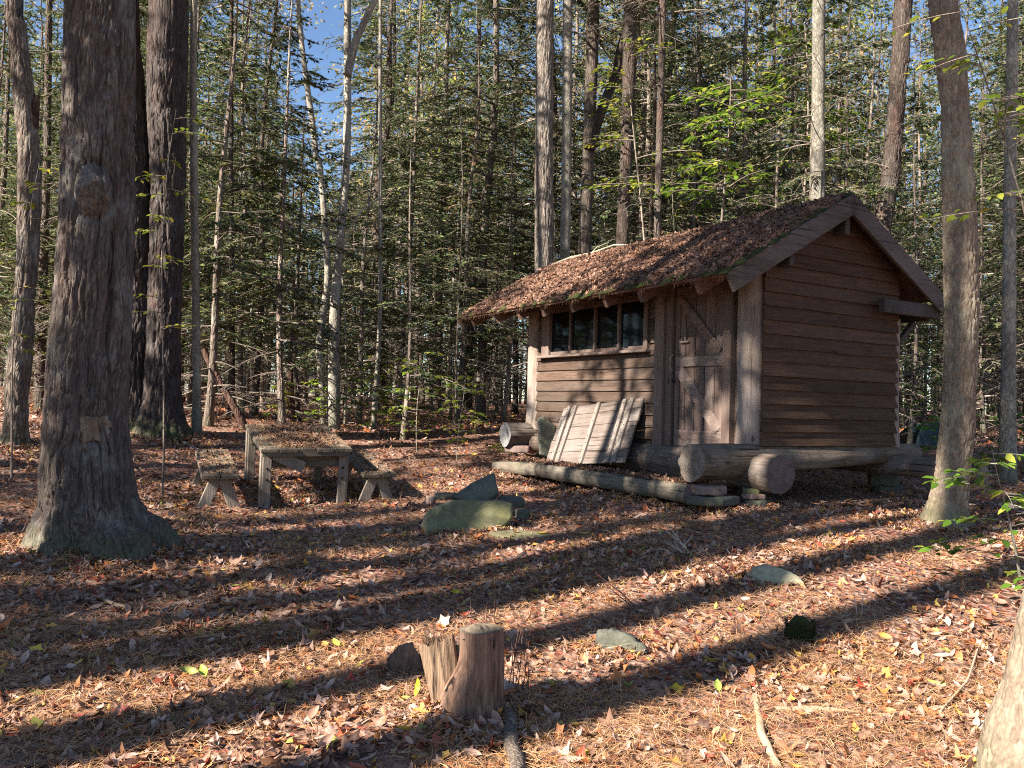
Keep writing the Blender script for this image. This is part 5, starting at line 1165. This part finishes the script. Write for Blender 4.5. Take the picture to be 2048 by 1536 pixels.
stick('stick', 'short thin twig at lower left pointing down right', [(368, 1265), (382, 1285), (394, 1298)], [.004, .005, .004], M_bstick, 8, 1)
stick('stick', 'grey stick in the dark litter left of the stump', [(165, 1465), (200, 1420), (240, 1385)], [.003, .004, .003], M_bstick, 9, 2)
Q = np.array([cab_pt(b_, a_, roofz(b_)+dz_) for b_, a_, dz_ in ((1.02, 6.0, .06), (1.1, 5.5, .09), (1.12, 4.9, .07), (1.15, 4.3, .11), (1.05, 3.8, .08))]); mb = MB(); tube(mb, Q-Q[0], [.014, .022, .02, .016, .008], 8)
tube(mb, np.array([Q[2], Q[2]+[.1, .05, .12], Q[2]+[.3, .0, .2]])-Q[0], [.012, .009, .004], 6); tag(mb.obj('fallen_branch', M_bark_pale, None, Q[0]), 'bare grey branch lying along the far end of the roof ridge', 'branch')
# moss grown old stump
c_ = gpt(1607, 1290); c_[1] += .06; mb = MB(); zz = np.linspace(-.05, .15, 14); tube(mb, np.stack([0*zz, 0*zz, zz], 1), .075*(1-.5*np.clip((zz-.08)/.07, 0, 1)**2), 26, rfun=lambda rr, th, P: rr*(1+.3*(fbm(np.stack([np.cos(th)[None]*2+0*P[:, :1], np.sin(th)[None]*2+0*P[:, :1], P[:, 2:3]*14+0*th[None]], -1), 3, 9)-.5)))
n = 700; th = r.uniform(0, TAU, n); A = np.stack([np.cos(th)*.076, np.sin(th)*.076, r.uniform(0, .14, n)], 1); segs(mb, A, A+np.stack([np.cos(th)*.02, np.sin(th)*.02, r.uniform(-.02, .02, n)], 1), .002, .0008)
tag(mb.obj('mossy_stump', M_moss, None, c_), 'small moss covered stub in the dark shadow band at right', 'stump')
# dead brush and stems
def brush(name, label, base, n, hgt, spread, mat, seed, lean=(0, 0), rad=.003, cat='twigs'):
    r_ = np.random.default_rng(seed); mb = MB(); A, B2, RR = [], [], []
    for k in range(n):
        d = np.array([r_.normal(lean[0], spread), r_.normal(lean[1], spread), 1.]); L = hgt*r_.uniform(.5, 1.1); t = np.linspace(0, 1, 6); s0 = np.array([r_.normal(0, .04), r_.normal(0, .04), -.02])
        P = s0+np.outer(t*L, d/np.linalg.norm(d))+np.outer(np.sin(t*4+k)*.04*L, [1, .4, 0]); tube(mb, P, rad*(1-.6*t), 5, cap=False)
        for q in range(4):
            i0 = r_.integers(1, 5); e = d/np.linalg.norm(d)+r_.normal(0, .5, 3); A.append(P[i0]); B2.append(P[i0]+e*L*.22); RR.append(rad*.6)
    segs(mb, np.array(A), np.array(B2), np.array(RR), rad*.25); return tag(mb.obj(name, mat, None, base), label, cat)
M_redtwig = plain('red_stem', (.10, .045, .035), .6); M_paletwig = plain('pale_twig', (.55, .47, .38), .7)
brush('dry_stems', 'thin dark red stems standing just right of the stump', gpt(1030, 1390), 9, .42, .16, M_redtwig, 1, (.12, 0), .0028)
brush('dry_stems', 'small tuft of dry stems poking up behind the stump', gpt(968, 1290)+np.array([0, .25, 0]), 6, .2, .08, M_redtwig, 2)
brush('dead_brush', 'pale bleached dead twigs in the sun below the corner of the cabin', gpt(1375, 1110), 9, .32, .8, M_paletwig, 3, (-.5, 0), .005)
brush('dead_brush', 'dark bare twigs curving up beside the pale stone', gpt(1460, 1150), 5, .35, .5, M_redtwig, 4, (-.8, 0), .005)
brush('dry_stems', 'single dark arching twig in the litter right of centre', gpt(1280, 1225), 2, .5, .2, M_redtwig, 5, (-1.0, .4), .005)
for q, (x, y) in enumerate(((1720, 1235), (1550, 1325))): brush('dry_stems', ('thin white curved stem standing in the sun at right', 'tiny pale stub of dry grass below the mossy stub')[q], gpt(x, y), 2, (.22, .1)[q], .2, M_paletwig, 6+q, (-.2, 0), .0035)
# pine cones
def cone(px, py, label, s=.05):
    p = gpt(px, py); p[2] += s*.35; mb = MB(); r_ = np.random.default_rng(int(px)); 
    for k in range(60):
        t = k/60; a = k*2.4; rr = s*.42*math.sin(math.pi*min(1, .15+.85*t))**.7; c = np.array([(t-.5)*s*2, rr*math.cos(a)*.6, rr*math.sin(a)*.6]); d = np.array([.5, math.cos(a), math.sin(a)]); d /= np.linalg.norm(d)
        rhombs(mb, c[None], d[None], np.array([[1., 0, 0]]), s*.45, s*.35, 0, .3)
    tube(mb, np.array([(-s*.9, 0, 0), (0, 0, 0), (s*.9, 0, 0)]), [s*.12, s*.28, s*.1], 8); o = mb.obj('pine_cone', M_deadred, None, p); o.rotation_euler = (0, .2, r_.uniform(0, 3)); tag(o, label, 'pine cone', 'pine cones in the litter')
cone(655, 1285, 'dark pine cone at the edge of a shadow band left of the stump'); cone(1215, 1330, 'pine cone lying just below the grey wedge shaped rock'); cone(1700, 1335, 'sunlit pine cone right of the tiny grass stub'); cone(1018, 1415, 'small pine cone against the right foot of the stump', .035); cone(1740, 1315, 'small pine cone in the bright litter at right', .04)

# ------------------------------------------------------------------ leafy understorey
def sapling(name, label, base, H, nbr, L, leaf, mat, seed, lean=(0, 0), zmin=.25, per=16, flat=.12, stemmat=None, rad=.008, cat='sapling', group=None):
    r_ = np.random.default_rng(seed); st, lf = MB(), MB(); t = np.linspace(0, 1, 9)
    P = np.stack([lean[0]*H*t+.05*H*np.sin(t*3+seed)*t, lean[1]*H*t, H*t-.03], 1); tube(st, P, rad*(1-.8*t), 6, cap=False); LP, LD, A, B2 = [], [], [], []
    for k in range(nbr):
        f = zmin+(1-zmin)*(k+r_.uniform(0, 1))/nbr; i0 = min(int(f*8), 7); p = P[i0]+(P[i0+1]-P[i0])*(f*8-i0); az = r_.uniform(0, TAU); d = np.array([math.cos(az), math.sin(az), r_.uniform(-.05, .35)]); l = L*r_.uniform(.5, 1.1)*(1.1-.5*f)
        u = np.linspace(0, 1, 6); Q = p+np.outer(u*l, d)-np.outer(u*u*l*.2, [0, 0, 1]); tube(st, Q, rad*.4*(1-.8*u), 4, cap=False); sd = np.array([-d[1], d[0], 0])
        for q in range(per):
            v = r_.uniform(.15, 1.05); c = p+d*v*l-np.array([0, 0, v*v*l*.2]); sg = r_.choice([-1, 1]); dd = d*.6+sd*sg*r_.uniform(.4, 1)+r_.normal(0, .2, 3); dd[2] -= .25; off = sd*sg*r_.uniform(0, .22)*l
            LP.append(c+off); LD.append(dd); A.append(c); B2.append(c+off)
    segs(st, np.array(A), np.array(B2), .0016, .001); D = np.array(LD); D /= np.linalg.norm(D, axis=1)[:, None]; m = len(D)
    ln = leaf*r_.uniform(.6, 1.25, m)
    Pq = np.array(LP); U = np.array([0, 0, 1.])+r_.normal(0, flat*2.2, (m, 3)); S = np.cross(D, U); S /= np.linalg.norm(S, axis=1)[:, None]; Un = np.cross(S, D)
    V = np.stack([Pq, Pq+D*(ln*.3)[:, None]+S*(ln*.25)[:, None]+Un*(ln*.06)[:, None], Pq+D*(ln*.7)[:, None]+S*(ln*.2)[:, None]+Un*(ln*.03)[:, None], Pq+D*ln[:, None]-Un*(ln*.1)[:, None], Pq+D*(ln*.7)[:, None]-S*(ln*.2)[:, None]+Un*(ln*.03)[:, None], Pq+D*(ln*.3)[:, None]-S*(ln*.25)[:, None]+Un*(ln*.06)[:, None]], 1)
    lf.add(V.reshape(-1, 3), np.arange(m)[:, None]*6+np.arange(6)[None])
    o = thing(name, label, cat, base, 0, group); st.obj('stem', stemmat or M_twig, o); lf.obj('leaves', mat, o); return o
G3 = 'leafy saplings at the edge of the clearing'
for k, (px, d, H, lab) in enumerate(((760, 14.5, 1.1, 'yellow green leafy sapling right behind the right bench'), (835, 14, 1.5, 'tall thin leafy sapling left of the slender bare stem'), (915, 13.4, 1.3, 'leafy sapling with a pale stem in the sun left of the cabin'), (700, 15.5, 1.0, 'low bushy green sapling behind the table top'), (640, 16.2, .9, 'low leafy shrub behind the far end of the table'), (800, 16.5, 1.2, 'bushy sapling deeper in the trees left of the cabin'),
    (870, 16.2, 1.0, 'small yellow leafed sapling between two trunks left of the cabin'), (560, 17, .8, 'small green shrub behind the left part of the table'), (735, 18, 1.4, 'leafy bush in shade behind the thin leaning trunk'))):
    b_ = on(px, d); sapling('sapling', lab, b_, H*1.15, 14, H*.5, .10, M_beech if k % 3 else M_green, 60+k, (0.03*(k % 3-1), 0), .2, 13, group=G3, stemmat=M_bark_pale if k in (1, 2) else None)
sapling('fern_clump', 'bright green fern clump beside the left corner post of the cabin', on(1030, 14.6), .35, 22, .45, .09, M_green, 71, (0, 0), 0, 12, cat='fern')
for k, (px, d, H, lab) in enumerate(((1850, 13, 1.1, 'dark green shrub in shade behind the right corner of the cabin'), (1960, 12.5, 1.2, 'green undergrowth shrub between the tan and greenish trunks'), (2045, 12, .9, 'leafy shrub at the right edge behind the greenish trunk'), (1910, 16, 1.6, 'taller dim shrub deep behind the tan trunk'))):
    sapling('shrub', lab, on(px, d), H, 14, H*.5, .09, M_green, 80+k, (0, 0), .1, 16, group='shrubs behind the cabin', cat='shrub')
# sunlit branchy shrub at the right edge
sapling('shrub', 'sunlit green and yellow leafed shrub at the right edge in front of the tan trunk', on(2046, 6.4), 1.05, 18, .85, .10, M_green, 90, (-.18, 0), .10, 18, stemmat=M_bark_grey, cat='shrub', rad=.012)
# beech twigs hanging in front of the left trunks, and the sprays at right
sapling('beech_sapling', 'slender sapling with flat yellow green leaf sprays in front of the double trunk', on(330, 9.6), 4.6, 13, .8, .085, M_beech, 91, (.01, 0), .42, 15, .06, rad=.014)
sapling('beech_sapling', 'thin sapling with yellowing leaf sprays beside the bent far left trunk', on(28, 9.2), 3.6, 11, .7, .09, M_beech, 92, (.01, 0), .38, 14, .06, rad=.012)
sapling('beech_sapling', 'sapling with a broad lime green leaf crown rising behind the cabin roof', on(1440, 16.5), 7.4, 20, 2.3, .17, M_green, 93, (-.04, 0), .66, 34, .08, rad=.05)
sapling('beech_sapling', 'young tree with bright green leaves left of the lichen spotted trunk', on(1575, 17.5), 9.2, 16, 2.0, .16, M_green, 94, (0.0, 0), .62, 30, .08, rad=.05)
sapling('beech_sapling', 'thin young tree with yellow green leaves above the left half of the roof', on(1290, 17.2), 8.2, 14, 1.7, .14, M_beech, 96, (-.02, 0), .6, 26, .08, rad=.04)
sapling('beech_sapling', 'leaning sapling with dim yellow leaves overhanging the tan trunk', on(2190, 6.2), 4.8, 14, 1.1, .09, M_beech, 95, (-.22, 0), .55, 14, .08, rad=.014)
for k in range(26):
    y = rr_.uniform(15.5, 27); x = rr_.uniform(-.6, .62)*y; q = np.array([x, y])-CAB_C[:2]; a_, b_ = q@ca, q@cb
    if -1.5 < a_ < 7 and -2.5 < b_ < 4.5: continue
    H = rr_.uniform(4.5, 9.5); sapling('slender_sapling', ('thin pale stemmed sapling with sparse leaves among the hemlocks', 'thin grey stemmed sapling with sparse leaves among the hemlocks', 'thin brown stemmed sapling with sparse leaves among the hemlocks')[k % 3], (x, y, gz(x, y)), H, 16, 1.3, .10, M_beech if k % 2 else M_autumn, 200+k, (rr_.uniform(-.05, .05), 0), .3, 16, .1, stemmat=(M_bark_pale, M_bark_grey, M_bark_brown)[k % 3], rad=rr_.uniform(.018, .036), group=('pale', 'grey', 'brown')[k % 3]+' stemmed saplings among the hemlocks')
# folded tarp far behind the cabin corner
M_tarp = plain('teal_tarp', (.004, .022, .028), .6)
p = on(1868, 15.5); yy, xx = np.meshgrid(np.linspace(-1, 1, 24), np.linspace(-1, 1, 30), indexing='ij'); hh = .42*np.clip(1-np.maximum(abs(xx), abs(yy))**6, 0, 1)*(.75+.5*fbm(np.stack([xx*2, yy*2, 0*xx], -1), 3, 4)); V = np.stack([xx*.55, yy*.4, hh-.02], -1); i = np.arange(23)[:, None]*30+np.arange(29)[None]
mb = MB(); mb.add(V.reshape(-1, 3), np.stack([i, i+1, i+31, i+30], -1).reshape(-1, 4)); tag(mb.obj('tarp_heap', M_tarp, None, p), 'low heap under a dark teal tarp in the shade behind the cabin', 'tarp')
